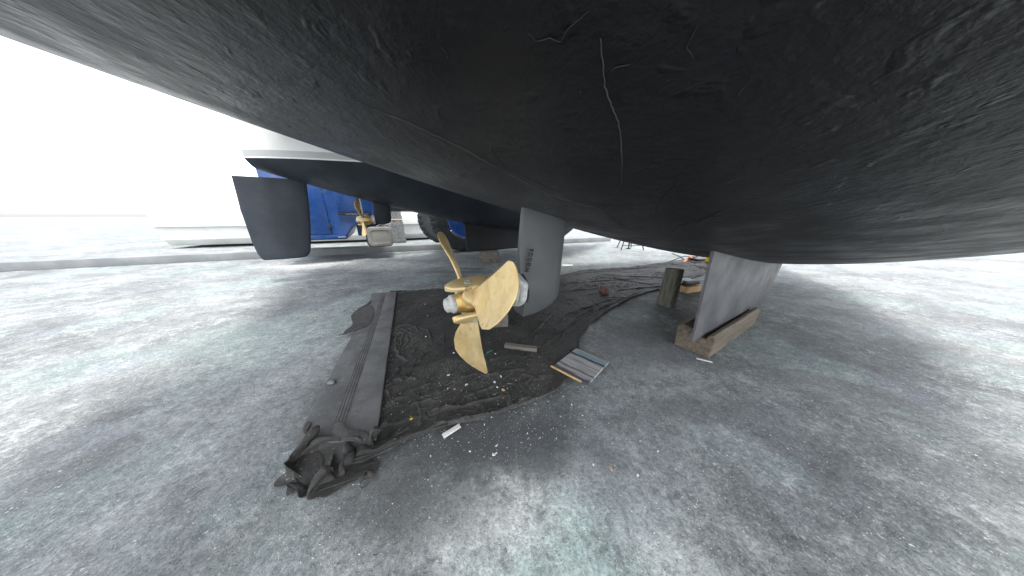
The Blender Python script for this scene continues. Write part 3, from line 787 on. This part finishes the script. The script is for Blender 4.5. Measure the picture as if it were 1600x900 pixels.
def wrapped_post():
    p = K(1.31, 1.90, 0)
    root = tag(empty("mooring_post", p), "grey plastic wrapped post with a yellow strap behind the kerb", "post")
    zs_ = np.linspace(0, 1.3, 30); prof = [(z, .165 - .04 * z + (.018 if z < .58 else 0) * abs(math.sin(z * 31))) for z in zs_]
    lathe("shaft", p, (0, 0, 1), prof, M['wrap'], root, 28, mod=lambda a, s: 1 + .07 * math.sin(6 * a + s * 4))
    lathe("strap", p + np.array([0, 0, .60]), (0, 0, 1), [(0, .14), (0, .155), (.03, .154), (.03, .14)], M['tan'], root, 28)
wrapped_post()
c = K(5.2, .75, 0)
block("plank", (c[0], c[1], 0), (1.3, .2, .10), .37, M['pine'], "orange brown plank lying beyond the kerb right of the drive leg", "plank", .006, .002, seed=9)

# ------------------------------------------------------------------ things on the ground at the right
def log_post():
    a, b = G(1030.5, 477), G(1055, 482); ctr = (a + b) / 2 + np.array([.02, .045, 0])
    bm = bmesh.new(); n = 40; rings = []
    for i, z in enumerate(np.linspace(0.0, .305, 22)):
        ring = []
        for k in range(n):
            an = 2 * math.pi * k / n
            q = 1 + .055 * noise.noise(Vector((math.cos(an) * 2.5, math.sin(an) * 2.5, z * 2.2))) * 2 + .05 * noise.noise(Vector((math.cos(an) * 9, math.sin(an) * 9, z * 3)))
            r_ = (.066 - .004 * z / .3) * q
            ring.append(bm.verts.new((ctr[0] + r_ * math.cos(an) + .012 * z, ctr[1] + r_ * math.sin(an), z + .001 + (.006 * math.cos(an + 2) if i == 21 else 0))))
        rings.append(ring)
    for i in range(21):
        for k in range(n): bm.faces.new((rings[i][k], rings[i][(k + 1) % n], rings[i + 1][(k + 1) % n], rings[i + 1][k]))
    bm.faces.new(rings[0][::-1]); bm.faces.new(rings[-1])
    tag(bm_obj("log", bm, M['log'], base=(ctr[0], ctr[1], 0), sharp=50), "upright weathered round log standing on the concrete near the right keel", "log")
log_post()
p = G(1081, 458); p[1] += .09
wb = block("wood_block", (p[0], p[1], 0), (.20, .16, .062), .34, M['pine'], "fresh orange pine block lying behind the log, black pad on it", "wood block", .003, .001, seed=4)
block("sanding_pad", (p[0] + .005, p[1] + .01, 0), (.185, .13, .038), .30, M['black_plastic'], "flat black pad lying on the fresh pine block", "sanding pad", .012, .002, z0=.066, seed=5, tilt=(.0, .02))
V, Fc = [], []
q = G(1064, 442, .10)
for i in range(28):
    a = 2 * math.pi * i / 28
    for k in range(8):
        b = 2 * math.pi * k / 8; r_ = .030 + .006 * math.cos(b)
        V.append((q[0] + r_ * math.cos(a), q[1] + .035 + .010 * math.sin(b), .099 + .036 + r_ * math.sin(a) - .034 * 0))
for i in range(28):
    for k in range(8): Fc.append((i * 8 + k, i * 8 + (k + 1) % 8, ((i + 1) % 28) * 8 + (k + 1) % 8, ((i + 1) % 28) * 8 + k))
V = np.array(V); V[:, 2] += .066 - V[:, 2].min()
tag(fix(mesh("tape_roll", V, Fc, M['white'], base=(q[0], q[1] + .035, .066))), "small white tape ring standing on the pine block behind the log", "tape roll")
p = G(946.5, 461)
block("brick", (p[0] + .005, p[1] + .055, 0), (.055, .12, .052), -.12, M['brick'], "small red brick piece lying on the black netting", "brick", .004, .002, z0=.008, seed=6)
def stand():
    root = tag(empty("boat_stand", (2.6, 4.95, 0)), "thin dark metal boat stand with spread legs on the sunlit concrete", "boat stand")
    top = np.array([2.62, 5.0, .86])
    for (x, y) in ((2.36, 4.80), (2.86, 4.82), (2.48, 5.25), (2.80, 5.24)):
        tube("leg", [(x, y, 0.001), tuple(np.array([x, y, 0]) * .45 + top * .55), tuple(top)], .011, M['dark_metal'], root, 8)
    tube("crossbar", [(2.40, 4.83, .10), (2.60, 4.83, .095), (2.82, 4.85, .10)], .008, M['dark_metal'], root, 6)
    tube("post", [(2.62, 5.0, .03), (2.62, 5.0, .5), (2.62, 5.0, 1.0)], .016, M['dark_metal'], root, 10)
    bm_obj("foot", box_bm((2.62, 5.0, .012), (.07, .07, .022), None, .004), M['dark_metal'], root)
    bm_obj("pad", box_bm((2.62, 5.0, 1.02), (.2, .2, .03), None, .006), M['timber_old'], root)
stand()
pts = [G(1069, 409, .004), G(1074, 405, .03), G(1078, 402, .07), G(1082, 398, .10), G(1088, 400, .05), G(1096, 404, .01)]
tag(tube("strap", pts, .018, M['orange'], n=8, flat=.20, base=(pts[0][0], pts[0][1], 0)), "orange webbing strap lying in a loop behind the log at far right", "strap")
p = G(1090, 407)
block("rubber_pad", (p[0], p[1], 0), (.26, .16, .03), .3, M['black_plastic'], "small black pad on the ground beside the orange strap", "pad", .006, .003, seed=8, z0=.012)
p = G(1113, 412)
def jug():
    root = tag(empty("jug", (p[0], p[1] + .05, .0)), "yellow plastic jug on the ground half hidden behind the near keel", "jug")
    lathe("bottle", (p[0], p[1] + .05, .012), (0, 0, 1), [(0, .055), (.01, .062), (.10, .062), (.13, .05), (.145, .02), (.165, .018)], M['yellow'], root, 20)
    lathe("cap", (p[0], p[1] + .05, .178), (0, 0, 1), [(0, .021), (.018, .021), (.02, .015)], M['black_plastic'], root, 16)
jug()
for i, (pp, lab) in enumerate(([[(1006, 417), (1040, 411), (1068, 400), (1096, 402), (1116, 398)], "thin black cable curving over the netting toward the orange strap"],
                  [[(1050, 396), (1062, 400), (1070, 406), (1086, 411), (1120, 404)], "black cable crossing behind the orange strap"])):
    P = [G(x, y, .012) for x, y in pp]
    Q = [np.array([np.interp(s, range(len(P)), [q_[k] for q_ in P]) for k in range(3)]) for s in np.linspace(0, len(P) - 1, 30)]
    tag(tube("cable", Q, .007, M['rubber'], n=6, base=(P[0][0], P[0][1], 0)), lab, "cable")
Q = [G(x, y, .006) for x, y in ((455, 735), (462, 748), (468, 760), (475, 774))]
tag(tube("cable", Q, .0028, M['rubber'], n=6, base=(Q[0][0], Q[0][1], 0)), "short thin black cable end left of the crumpled netting", "cable")

# ------------------------------------------------------------------ netting groundsheet, its rumpled end, and the rubber belt
def resample(P, n):
    P = np.array(P); d = np.r_[0, np.cumsum(np.linalg.norm(np.diff(P, axis=0), axis=1))]
    s = np.linspace(0, d[-1], n); return np.stack([np.interp(s, d, P[:, k]) for k in range(P.shape[1])], 1)
def vnoise(x, y, seed, scale):
    """smooth value noise on arrays"""
    r = np.random.default_rng(seed); T_ = r.random((64, 64)); x = x * scale + 100; y = y * scale + 100
    xi, yi = np.floor(x).astype(int), np.floor(y).astype(int); fx, fy = x - xi, y - yi
    fx = fx * fx * (3 - 2 * fx); fy = fy * fy * (3 - 2 * fy); g = lambda a, b: T_[a % 64, b % 64]
    return (g(xi, yi) * (1 - fx) + g(xi + 1, yi) * fx) * (1 - fy) + (g(xi, yi + 1) * (1 - fx) + g(xi + 1, yi + 1) * fx) * fy - .5
sheet_root = tag(empty("groundsheet", G(700, 560)), "black netting groundsheet spread under the propeller with a crumpled corner", "groundsheet")
def netting():
    lo = [(575, 705), (592, 692), (640, 688), (700, 667), (760, 655), (835, 632), (872, 612), (905, 575), (906, 545), (908, 527), (922, 508), (950, 487), (985, 466), (1010, 458), (1035, 453), (1062, 444), (1110, 424)]
    up = [(604, 462), (612, 456), (650, 455), (700, 452), (745, 445), (800, 438), (850, 434), (878, 431), (905, 424), (950, 421), (1000, 417), (1040, 411), (1075, 405), (1100, 400), (1122, 396)]
    ns, nt = 900, 520
    LO, UP = resample([G(*q_)[:2] for q_ in lo], ns), resample([G(*q_)[:2] for q_ in up], ns)
    LO += np.stack([vnoise(LO[:, 0], LO[:, 1], 3, 9), vnoise(LO[:, 0], LO[:, 1], 4, 9)], 1) * .022
    UP += np.stack([vnoise(UP[:, 0], UP[:, 1], 5, 6), vnoise(UP[:, 0], UP[:, 1], 6, 6)], 1) * .03
    t = np.linspace(0, 1, nt)[:, None, None]
    P = LO[None] * (1 - t) + UP[None] * t; X, Y = P[..., 0], P[..., 1]
    Z = .004 + .004 * (vnoise(X, Y, 11, 5) + .5) + .0025 * np.abs(vnoise(X, Y, 12, 14)) + .002 * (vnoise(X, Y, 13, 45) + .5)
    al = X * .55 + Y * .83; ac = -X * .83 + Y * .55; wx = .05 * vnoise(X, Y, 15, 6)
    rd = 1 - np.abs(vnoise(ac + wx, al * .28 + wx, 14, 27)) * 2 / .55; rd2 = 1 - np.abs(vnoise(ac * .8 - wx, al * .4 + wx * 2, 17, 48)) * 2 / .5
    patchy = np.clip(vnoise(X, Y, 16, 2.6) * 2.2 + .35, 0, 1)
    Z += .0075 * np.clip(rd, 0, 1) ** 6 * patchy + .004 * np.clip(rd2, 0, 1) ** 5 * np.clip(vnoise(X, Y, 18, 3.3) * 2 + .4, 0, 1)
    creases = []; r = np.random.default_rng(21)
    def cr(pts, w=.007, h=.010): creases.append((resample([G(*q_)[:2] for q_ in pts], 3 * len(pts)) + .006 * r.normal(size=(3 * len(pts), 2)), w * .72, h * .95))
    for c_ in ([(594, 648), (610, 634), (627, 622)], [(596, 620), (622, 600), (643, 578), (670, 550)], [(596, 663), (640, 636), (709, 597), (745, 585)], [(588, 672), (660, 650), (740, 632), (800, 618)],
               [(600, 585), (612, 560), (640, 545)], [(604, 560), (625, 545), (632, 520)], [(606, 530), (615, 515), (640, 508), (660, 520)], [(610, 500), (622, 482), (650, 475)], [(615, 478), (650, 466), (700, 462)],
               [(612, 470), (640, 462), (690, 461)], [(620, 540), (626, 556), (640, 566)], [(605, 600), (618, 590), (622, 575)], [(640, 560), (652, 548), (668, 545)], [(655, 512), (672, 520), (676, 535)],
               [(600, 610), (630, 592), (655, 590)], [(597, 640), (640, 612), (680, 600)]): cr(c_, .0065, .016)
    for c_ in ([(840, 548), (880, 522), (915, 497), (960, 470)], [(880, 495), (905, 490), (930, 477), (965, 468)], [(905, 535), (925, 508), (955, 484), (1000, 463)], [(900, 528), (920, 500), (950, 478), (1005, 455)],
               [(912, 522), (935, 498), (970, 476), (1030, 455)], [(885, 515), (905, 498), (935, 480)], [(820, 535), (850, 505), (860, 492)], [(870, 505), (895, 490), (920, 480)], [(800, 540), (850, 525), (890, 520)]): cr(c_, .0080, .013)
    for c_ in ([(876, 438), (910, 428), (960, 424), (1040, 416), (1110, 403)], [(876, 434), (930, 424), (1000, 420), (1060, 409)], [(880, 445), (940, 440), (1000, 436)], [(930, 432), (980, 440), (1025, 447)], [(940, 430), (1000, 434), (1060, 436)],
               [(1000, 418), (1050, 408), (1105, 398)], [(1010, 422), (1060, 414), (1110, 408)], [(720, 446), (800, 441), (850, 437)], [(870, 458), (900, 455), (945, 452)], [(960, 455), (1000, 452), (1040, 448)]): cr(c_, .010, .013)
    for c_ in ([(640, 685), (700, 664), (780, 645), (850, 622)], [(650, 678), (720, 655), (800, 636), (845, 618)], [(720, 625), (770, 606), (800, 580)], [(745, 600), (790, 575), (810, 560)], [(835, 552), (858, 565), (870, 575)], [(700, 640), (780, 620)], [(790, 600), (830, 598), (862, 585)]): cr(c_, .006, .009)
    for _ in range(420):
        i, j = (r.integers(0, ns - 1) if _ % 2 else int(abs(r.normal(0, .10)) * ns) % ns), r.integers(5, nt - 5); x, y = X[j, i], Y[j, i]
        an = r.normal(.9, .7); L = r.uniform(.03, .16); bend = r.normal(0, .5)
        pts = []
        for q_ in np.linspace(-1, 1, 7): pts.append((x + L * q_ * math.cos(an + bend * q_), y + L * q_ * math.sin(an + bend * q_)))
        creases.append((np.array(pts), r.uniform(.0032, .0060), r.uniform(.003, .008)))
    flip_amp = lambda p_: .75 + .25 * np.sin(p_ * 17)
    for P_, w, h in creases:
        a, b = P_.min(0) - .05, P_.max(0) + .05
        m = (X > a[0]) & (X < b[0]) & (Y > a[1]) & (Y < b[1])
        if not m.any(): continue
        q_ = np.stack([X[m], Y[m]], 1); best = np.full(len(q_), 9.); par = np.zeros(len(q_)); sg = np.ones(len(q_))
        for k in range(len(P_) - 1):
            A_, D_ = P_[k], P_[k + 1] - P_[k]; v_ = q_ - A_; tt_ = np.clip((v_ @ D_) / (D_ @ D_ + 1e-9), 0, 1)
            d = np.linalg.norm(v_ - tt_[:, None] * D_, axis=1); u_ = d < best; best = np.where(u_, d, best); par = np.where(u_, (k + tt_) / (len(P_) - 1), par)
            sg = np.where(u_, np.sign(D_[0] * v_[:, 1] - D_[1] * v_[:, 0]), sg)
        fade = np.sin(np.pi * np.clip(par, .02, .98)) ** .5 * flip_amp(par)
        steep = sg > 0
        Z[m] += 1.1 * h * fade * np.where(steep, np.exp(-(best / (w * .30)) ** 1.5), np.exp(-(best / (w * 1.0)) ** 1.1)) - h * .35 * fade * np.where(steep, np.exp(-((best - w * .75) / (w * .4)) ** 2), 0)
    e = np.minimum(t[..., 0] * 1.4, (1 - t[..., 0]) * 1.6)
    Z += .007 * np.exp(-(e / .03) ** 2) * (1 + 1.4 * vnoise(X, Y, 31, 12))
    Z = np.maximum(Z, .0035); Z[0] = np.minimum(Z[0], .004); Z[-1] = np.minimum(Z[-1], .004)
    # the sheet lies under the belt along its left edge
    V = np.stack([X, Y, Z], -1).reshape(-1, 3)
    idx = np.arange(ns * nt).reshape(nt, ns)
    Fc = np.stack([idx[:-1, :-1], idx[:-1, 1:], idx[1:, 1:], idx[1:, :-1]], -1).reshape(-1, 4)
    mesh("sheet", V, Fc, M['net'], sheet_root, sharp=None)
netting()

BELT = dict(TL=np.array([-1.287, 1.924, 0]), TR=np.array([-1.085, 1.959, 0]), BR=G(589, 694), BL=G(466, 703))
def belt():
    prof = [(0, .0), (0, .011), (.03, .0125), (.40, .013), (.425, .0122), (.445, .0138), (.465, .0124), (.485, .0138), (.50, .0138), (.515, .0124), (.535, .0138), (.555, .0122), (.58, .013), (.97, .0125), (1, .011), (1, 0)]
    n = 70; V, Fc, mi = [], [], []
    for i in range(n + 1):
        s = i / n; a = BELT['TL'] * (1 - s) + BELT['BL'] * s; b = BELT['TR'] * (1 - s) + BELT['BR'] * s
        a = a + np.array([.012 * math.sin(s * 5), 0, 0]) * .5
        for (x, z) in prof:
            q_ = a + (b - a) * x
            zz = z + .012 + .003 * noise.noise(Vector((q_[0] * 5, q_[1] * 5, 0))) if z > 0 else .009
            V.append((q_[0], q_[1], zz))
    k = len(prof)
    for i in range(n):
        for j in range(k - 1):
            Fc.append((i * k + j, i * k + j + 1, (i + 1) * k + j + 1, (i + 1) * k + j)); mi.append(1 if 3 <= j <= 11 else 0)
        Fc.append((i * k + k - 1, i * k, (i + 1) * k, (i + 1) * k + k - 1)); mi.append(0)
    Fc.append(tuple(range(k))); mi.append(0); Fc.append(tuple(n * k + j for j in range(k))); mi.append(0)
    o = mesh("rubber_belt", V, Fc, [M['belt'], M['belt_groove']], mi=mi, base=tuple((BELT['TL'] + BELT['BR']) / 2), sharp=25)
    tag(fix(o), "long grey rubber belt with a ribbed centre lying along the netting", "rubber belt")
belt()
p = G(521, 606)
lathe_o = lathe("pebble", (p[0], p[1], .025), (0, 0, 1), [(0, .010), (.004, .014), (.010, .012), (.014, .006)], M['concrete'], None, 14, mod=lambda a, s: 1 + .2 * math.sin(3 * a), base=(p[0], p[1], .025))
tag(lathe_o, "small grey stone resting on the left edge of the rubber belt", "stone")

def cloth(name, corners, n, m, shrink, seed, lift, floor, parent, steps=300, cap=.075, nsc=9.0):
    """rumpled cloth: a mass-spring sheet gathered in towards its middle so that it buckles into folds"""
    A_, B_, C_, D_ = [np.array(c_[:2]) for c_ in corners]           # around
    s = np.linspace(0, 1, n)[None, :, None]; t = np.linspace(0, 1, m)[:, None, None]
    tgt = (A_ * (1 - s) + B_ * s) * (1 - t) + (D_ * (1 - s) + C_ * s) * t
    ctr = tgt.mean((0, 1)); rest = ctr + (tgt - ctr) * np.array(shrink)
    fl = lambda P: floor(P) if callable(floor) else floor
    gx, gy = rest[..., 0], rest[..., 1]
    P = np.concatenate([rest, np.full((m, n, 1), .03)], -1)
    P[..., 2] = fl(P) + lift * (np.abs(vnoise(gx, gy, seed, nsc)) * 1.6 + .5 * np.abs(vnoise(gx, gy, seed + 1, nsc * 2.3)))
    old = P.copy()
    wob = np.stack([vnoise(gx, gy, seed + 5, 9), vnoise(gx, gy, seed + 6, 9)], -1) * .10
    goal = tgt + wob
    cons = []
    for ax_ in (0, 1):
        for k, stiff in ((1, .45), (2, .22), (3, .12)):
            if ax_ == 0: L0_ = np.linalg.norm(rest[k:] - rest[:-k], axis=-1)[..., None]
            else: L0_ = np.linalg.norm(rest[:, k:] - rest[:, :-k], axis=-1)[..., None]
            cons.append((ax_, k, stiff, L0_))
    for it in range(steps):
        f = min(1, it / (steps * .7)); vel = (P - old) * .88; old = P.copy()
        P = P + vel; P[..., 2] -= .00016
        P[..., :2] += (rest * (1 - f) + goal * f - P[..., :2]) * .05
        for _ in range(5):
            for ax_, k, stiff, L0_ in cons:
                if ax_ == 0: a, b = P[:-k], P[k:]
                else: a, b = P[:, :-k], P[:, k:]
                d = b - a; L = np.linalg.norm(d, axis=-1, keepdims=True) + 1e-9
                q_ = 1 - L0_ / L
                if k > 1: q_ = np.minimum(q_, 0) * (1 if k == 2 else .8)
                c_ = d * q_ * stiff * .5
                a += c_; b -= c_
        P[..., 2] = np.maximum(P[..., 2], fl(P)); P[..., 2] = np.minimum(P[..., 2], fl(P) + cap)
    idx = np.arange(n * m).reshape(m, n)
    Fc = np.stack([idx[:-1, :-1], idx[:-1, 1:], idx[1:, 1:], idx[1:, :-1]], -1).reshape(-1, 4)
    o = mesh(name, P.reshape(-1, 3), Fc, M['net_loose'], parent, sharp=None)
    md = o.modifiers.new("sub", 'SUBSURF'); md.levels = 2; md.render_levels = 2
    sd = o.modifiers.new("thick", 'SOLIDIFY'); sd.thickness = .0012
    return o
def over_belt(P): return .007 + .024 / (1 + np.exp(-(P[..., 1] - .515 - .0 * P[..., 0]) / .010))
cloth("crumpled_corner", (G(464, 748), G(572, 752), G(592, 688), G(472, 672)), 46, 36, (1.7, 1.8), 5, .05, over_belt, sheet_root)
cloth("crumpled_corner", (G(492, 768), G(588, 748), G(566, 700), G(500, 706)), 34, 30, (1.3, 1.6), 9, .05, over_belt, sheet_root, 260, .085)
cloth("folded_flap", (G(541, 528), G(572, 512), G(588, 484), G(569, 478)), 26, 40, (1.10, 1.08), 14, .012, .027, sheet_root, 120, .02)
def roll(pts, r0, r1, seed, name="rolled_hem"):
    P = resample([G(*q_, .012) for q_ in pts], 60); P[:, 2] = .012
    n = 26; V, Fc = [], []
    tg = np.gradient(P, axis=0); tg /= np.linalg.norm(tg, axis=1)[:, None]
    for i in range(len(P)):
        s = i / (len(P) - 1); rr = (r0 + (r1 - r0) * s) * (.8 + .5 * noise.noise(Vector((s * 7, seed, 0))))
        sd = np.cross(tg[i], [0, 0, 1])
        for k in range(n):
            a = 2 * math.pi * k / n; q_ = 1 + .22 * math.sin(3 * a + s * 5 + seed) + .20 * math.sin(8 * a - s * 3) + .10 * math.sin(13 * a + s * 6)
            V.append(P[i] + rr * q_ * (math.cos(a) * sd * 1.5 + np.array([0, 0, 1]) * (math.sin(a) * .62 + .45)))
    V = np.array(V); V[:, 2] = np.maximum(V[:, 2], .004)
    for i in range(len(P) - 1):
        for k in range(n): Fc.append((i * n + k, i * n + (k + 1) % n, (i + 1) * n + (k + 1) % n, (i + 1) * n + k))
    Fc.append(tuple(range(n))); Fc.append(tuple((len(P) - 1) * n + k for k in range(n)))
    fix(mesh(name, V, Fc, M['net_loose'], sheet_root, sharp=None))
roll([(556, 716), (590, 706), (625, 688), (650, 677), (700, 663)], .014, .004, 1)
roll([(560, 700), (592, 698), (622, 680), (640, 668)], .010, .004, 4)

# ------------------------------------------------------------------ boards, offcuts and scraps on the netting and the concrete
def painted_board():
    A_, B_, C_, D_ = G(867, 573, .02), G(915, 601, .02), G(953, 568, .02), G(899, 542, .02)
    ctr = (A_ + B_ + C_ + D_) / 4
    ex = ((D_ - A_) + (C_ - B_)) / 2; w = np.linalg.norm(ex); ex /= w
    ey = ((B_ - A_) + (C_ - D_)) / 2; hgt = np.linalg.norm(ey); ey = np.cross([0, 0, 1], ex)
    root = empty("painted_board", (ctr[0], ctr[1], .017)); root.rotation_euler = (R(-1.5), R(1.0), math.atan2(ex[1], ex[0]))
    tag(root, "weathered plywood board with grey, black and pale blue paint bands at the netting edge", "board")
    bm = box_bm((0, 0, 0), (w, hgt, .012), None, .0015, 0)
    me = bpy.data.meshes.new("panel"); bm.to_mesh(me); bm.free(); link("panel", me, M['board'], root, smooth=False)
    bm = box_bm((-w / 2 - .0022, .02, .001), (.004, hgt * .90, .010), None, .001)
    me = bpy.data.meshes.new("bare_edge"); bm.to_mesh(me); bm.free(); link("bare_edge", me, M['pine'], root, smooth=False)
painted_board()
p = (G(789, 545) + G(839, 551)) / 2
d = G(839, 549) - G(789, 543)
block("wood_offcut", (p[0], p[1] + .005, 0), (np.linalg.norm(d) * 1.0, .032, .020), math.atan2(d[1], d[0]), M['offcut'], "narrow dusty grey wood offcut on the netting right of the propeller", "wood offcut", .003, .002, z0=.008, seed=12)
p = (G(691, 684) + G(720, 666)) / 2; d = G(718, 667) - G(691, 684)
block("white_strip", (p[0], p[1], 0), (np.linalg.norm(d) * 1.0, .017, .004), math.atan2(d[1], d[0]), M['white'], "speckled white strip lying on the concrete below the netting hem", "strip", .001, .0006, z0=.003, seed=13)
p = (G(1088, 561) + G(1113, 567)) / 2; d = G(1113, 567) - G(1088, 561)
block("white_strip", (p[0], p[1], 0), (np.linalg.norm(d), .010, .003), math.atan2(d[1], d[0]), M['white'], "thin white sliver on the concrete in front of the notched keel block", "strip", .001, .001, z0=.002, seed=14)
p = G(885, 415)
block("white_scrap", (p[0] + .02, p[1], 0), (.16, .06, .004), .05, M['white'], "flat white scrap on the concrete just right of the drive leg", "scrap", .001, .003, z0=.002, seed=15)
p = G(765, 552); d = G(770, 549) - G(759, 554)
block("green_scrap", (p[0], p[1], 0), (.034, .011, .004), math.atan2(d[1], d[0]), M['green'], "small green plastic scrap on the netting beside the lower blade", "scrap", .001, .0006, z0=.009, seed=16)

def chip(px, py, size, seed, mat, z0, label, group):
    r = random.Random(seed); p = G(px, py); bm = bmesh.new(); n = r.randint(5, 8)
    ring = []
    for k in range(n):
        a = 2 * math.pi * (k + r.uniform(-.3, .3)) / n; q_ = size * r.uniform(.55, 1.1)
        ring.append((q_ * math.cos(a) * 1.35, q_ * math.sin(a) * .8))
    an = r.uniform(0, 3.1); ca, sa = math.cos(an), math.sin(an)
    lo = [bm.verts.new((p[0] + x * ca - y * sa, p[1] + x * sa + y * ca, z0)) for x, y in ring]
    hi = [bm.verts.new((p[0] + (x * ca - y * sa) * .9, p[1] + (x * sa + y * ca) * .9, z0 + size * r.uniform(.25, .7))) for x, y in ring]
    bm.faces.new(lo[::-1]); bm.faces.new(hi)
    for k in range(n): bm.faces.new((lo[k], lo[(k + 1) % n], hi[(k + 1) % n], hi[k]))
    tag(bm_obj("paint_flake", bm, mat, base=(p[0], p[1], z0), smooth=False), label, "paint flake", group)
NETC = [(709, 554, 5), (701, 589, 8), (729, 604, 6), (773, 600, 6), (783, 591, 7), (777, 608, 5), (774, 555, 4), (791, 573, 3), (666, 528, 6), (664, 477, 6), (760, 612, 3), (700, 610, 3), (668, 495, 4), (738, 566, 3), (806, 597, 3)]
GRC = [(757, 664, 4), (824, 678, 3.5), (768, 653, 4), (893, 633, 5), (776, 697, 4), (771, 711, 6.5), (775, 709, 4), (734, 706, 5), (673, 713, 3), (869, 686, 3), (717, 663, 4), (927, 727, 4), (1028, 706, 4.5), (996, 743, 4.5), (640, 640, 3), (1000, 690, 3), (910, 650, 3), (880, 620, 3)]
for i, (x, y, s) in enumerate(NETC): chip(x, y, s * .001, 100 + i, M['white'], .009, "small white paint flake lying on the black netting", "white flakes on the netting")
for i, (x, y, s) in enumerate(GRC): chip(x, y, s * .00085, 200 + i, M['white'], .002, "small white paint flake lying on the bare concrete", "white flakes on the concrete")
chip(643, 657, .0065, 301, M['yellow'], .010, "pale yellow flake on the netting near its rolled hem", "yellow flakes")
chip(786, 612, .007, 302, M['tan'], .009, "tan wood chip among white flakes on the netting", "wood chips on the netting")
chip(710, 611, .005, 303, M['tan'], .009, "small tan wood chip below the lower blade tip", "wood chips on the netting")
chip(954, 733, .006, 304, M['tan'], .002, "round tan pebble alone on the concrete in front", "pebbles")

def debris():
    """sanding dust and tiny crumbs nobody could count"""
    r = np.random.default_rng(5); V, Fc = [], []
    def add(x, y, z, s):
        o = len(V); a = r.uniform(0, 6.28)
        for k in range(4):
            q_ = a + k * math.pi / 2 + r.uniform(-.4, .4); V.append((x + s * r.uniform(.6, 1.3) * math.cos(q_), y + s * r.uniform(.5, 1) * math.sin(q_), z))
        V.append((x, y, z + s * .8))
        Fc.extend([(o, o + 1, o + 4), (o + 1, o + 2, o + 4), (o + 2, o + 3, o + 4), (o + 3, o, o + 4)])
    for _ in range(1500):
        px, py = r.uniform(600, 900), r.uniform(465, 690)
        p_ = G(px, py); add(p_[0], p_[1], .008, r.choice([.0007, .0010, .0014, .0022], p=[.5, .3, .15, .05]))
    for _ in range(700):
        px, py = r.normal(780, 90), r.normal(610, 35)
        p_ = G(px, py); add(p_[0], p_[1], .008, r.choice([.0007, .0010, .0015, .0024], p=[.5, .3, .15, .05]))
    for _ in range(1200):
        px, py = r.uniform(450, 1150), r.uniform(560, 900)
        p_ = G(px, py); add(p_[0], p_[1], .001, r.choice([.0006, .0009, .0013, .002], p=[.55, .3, .12, .03]))
    o = mesh("debris", V, Fc, M['white'], smooth=False)
    tag(o, kind='stuff')
debris()
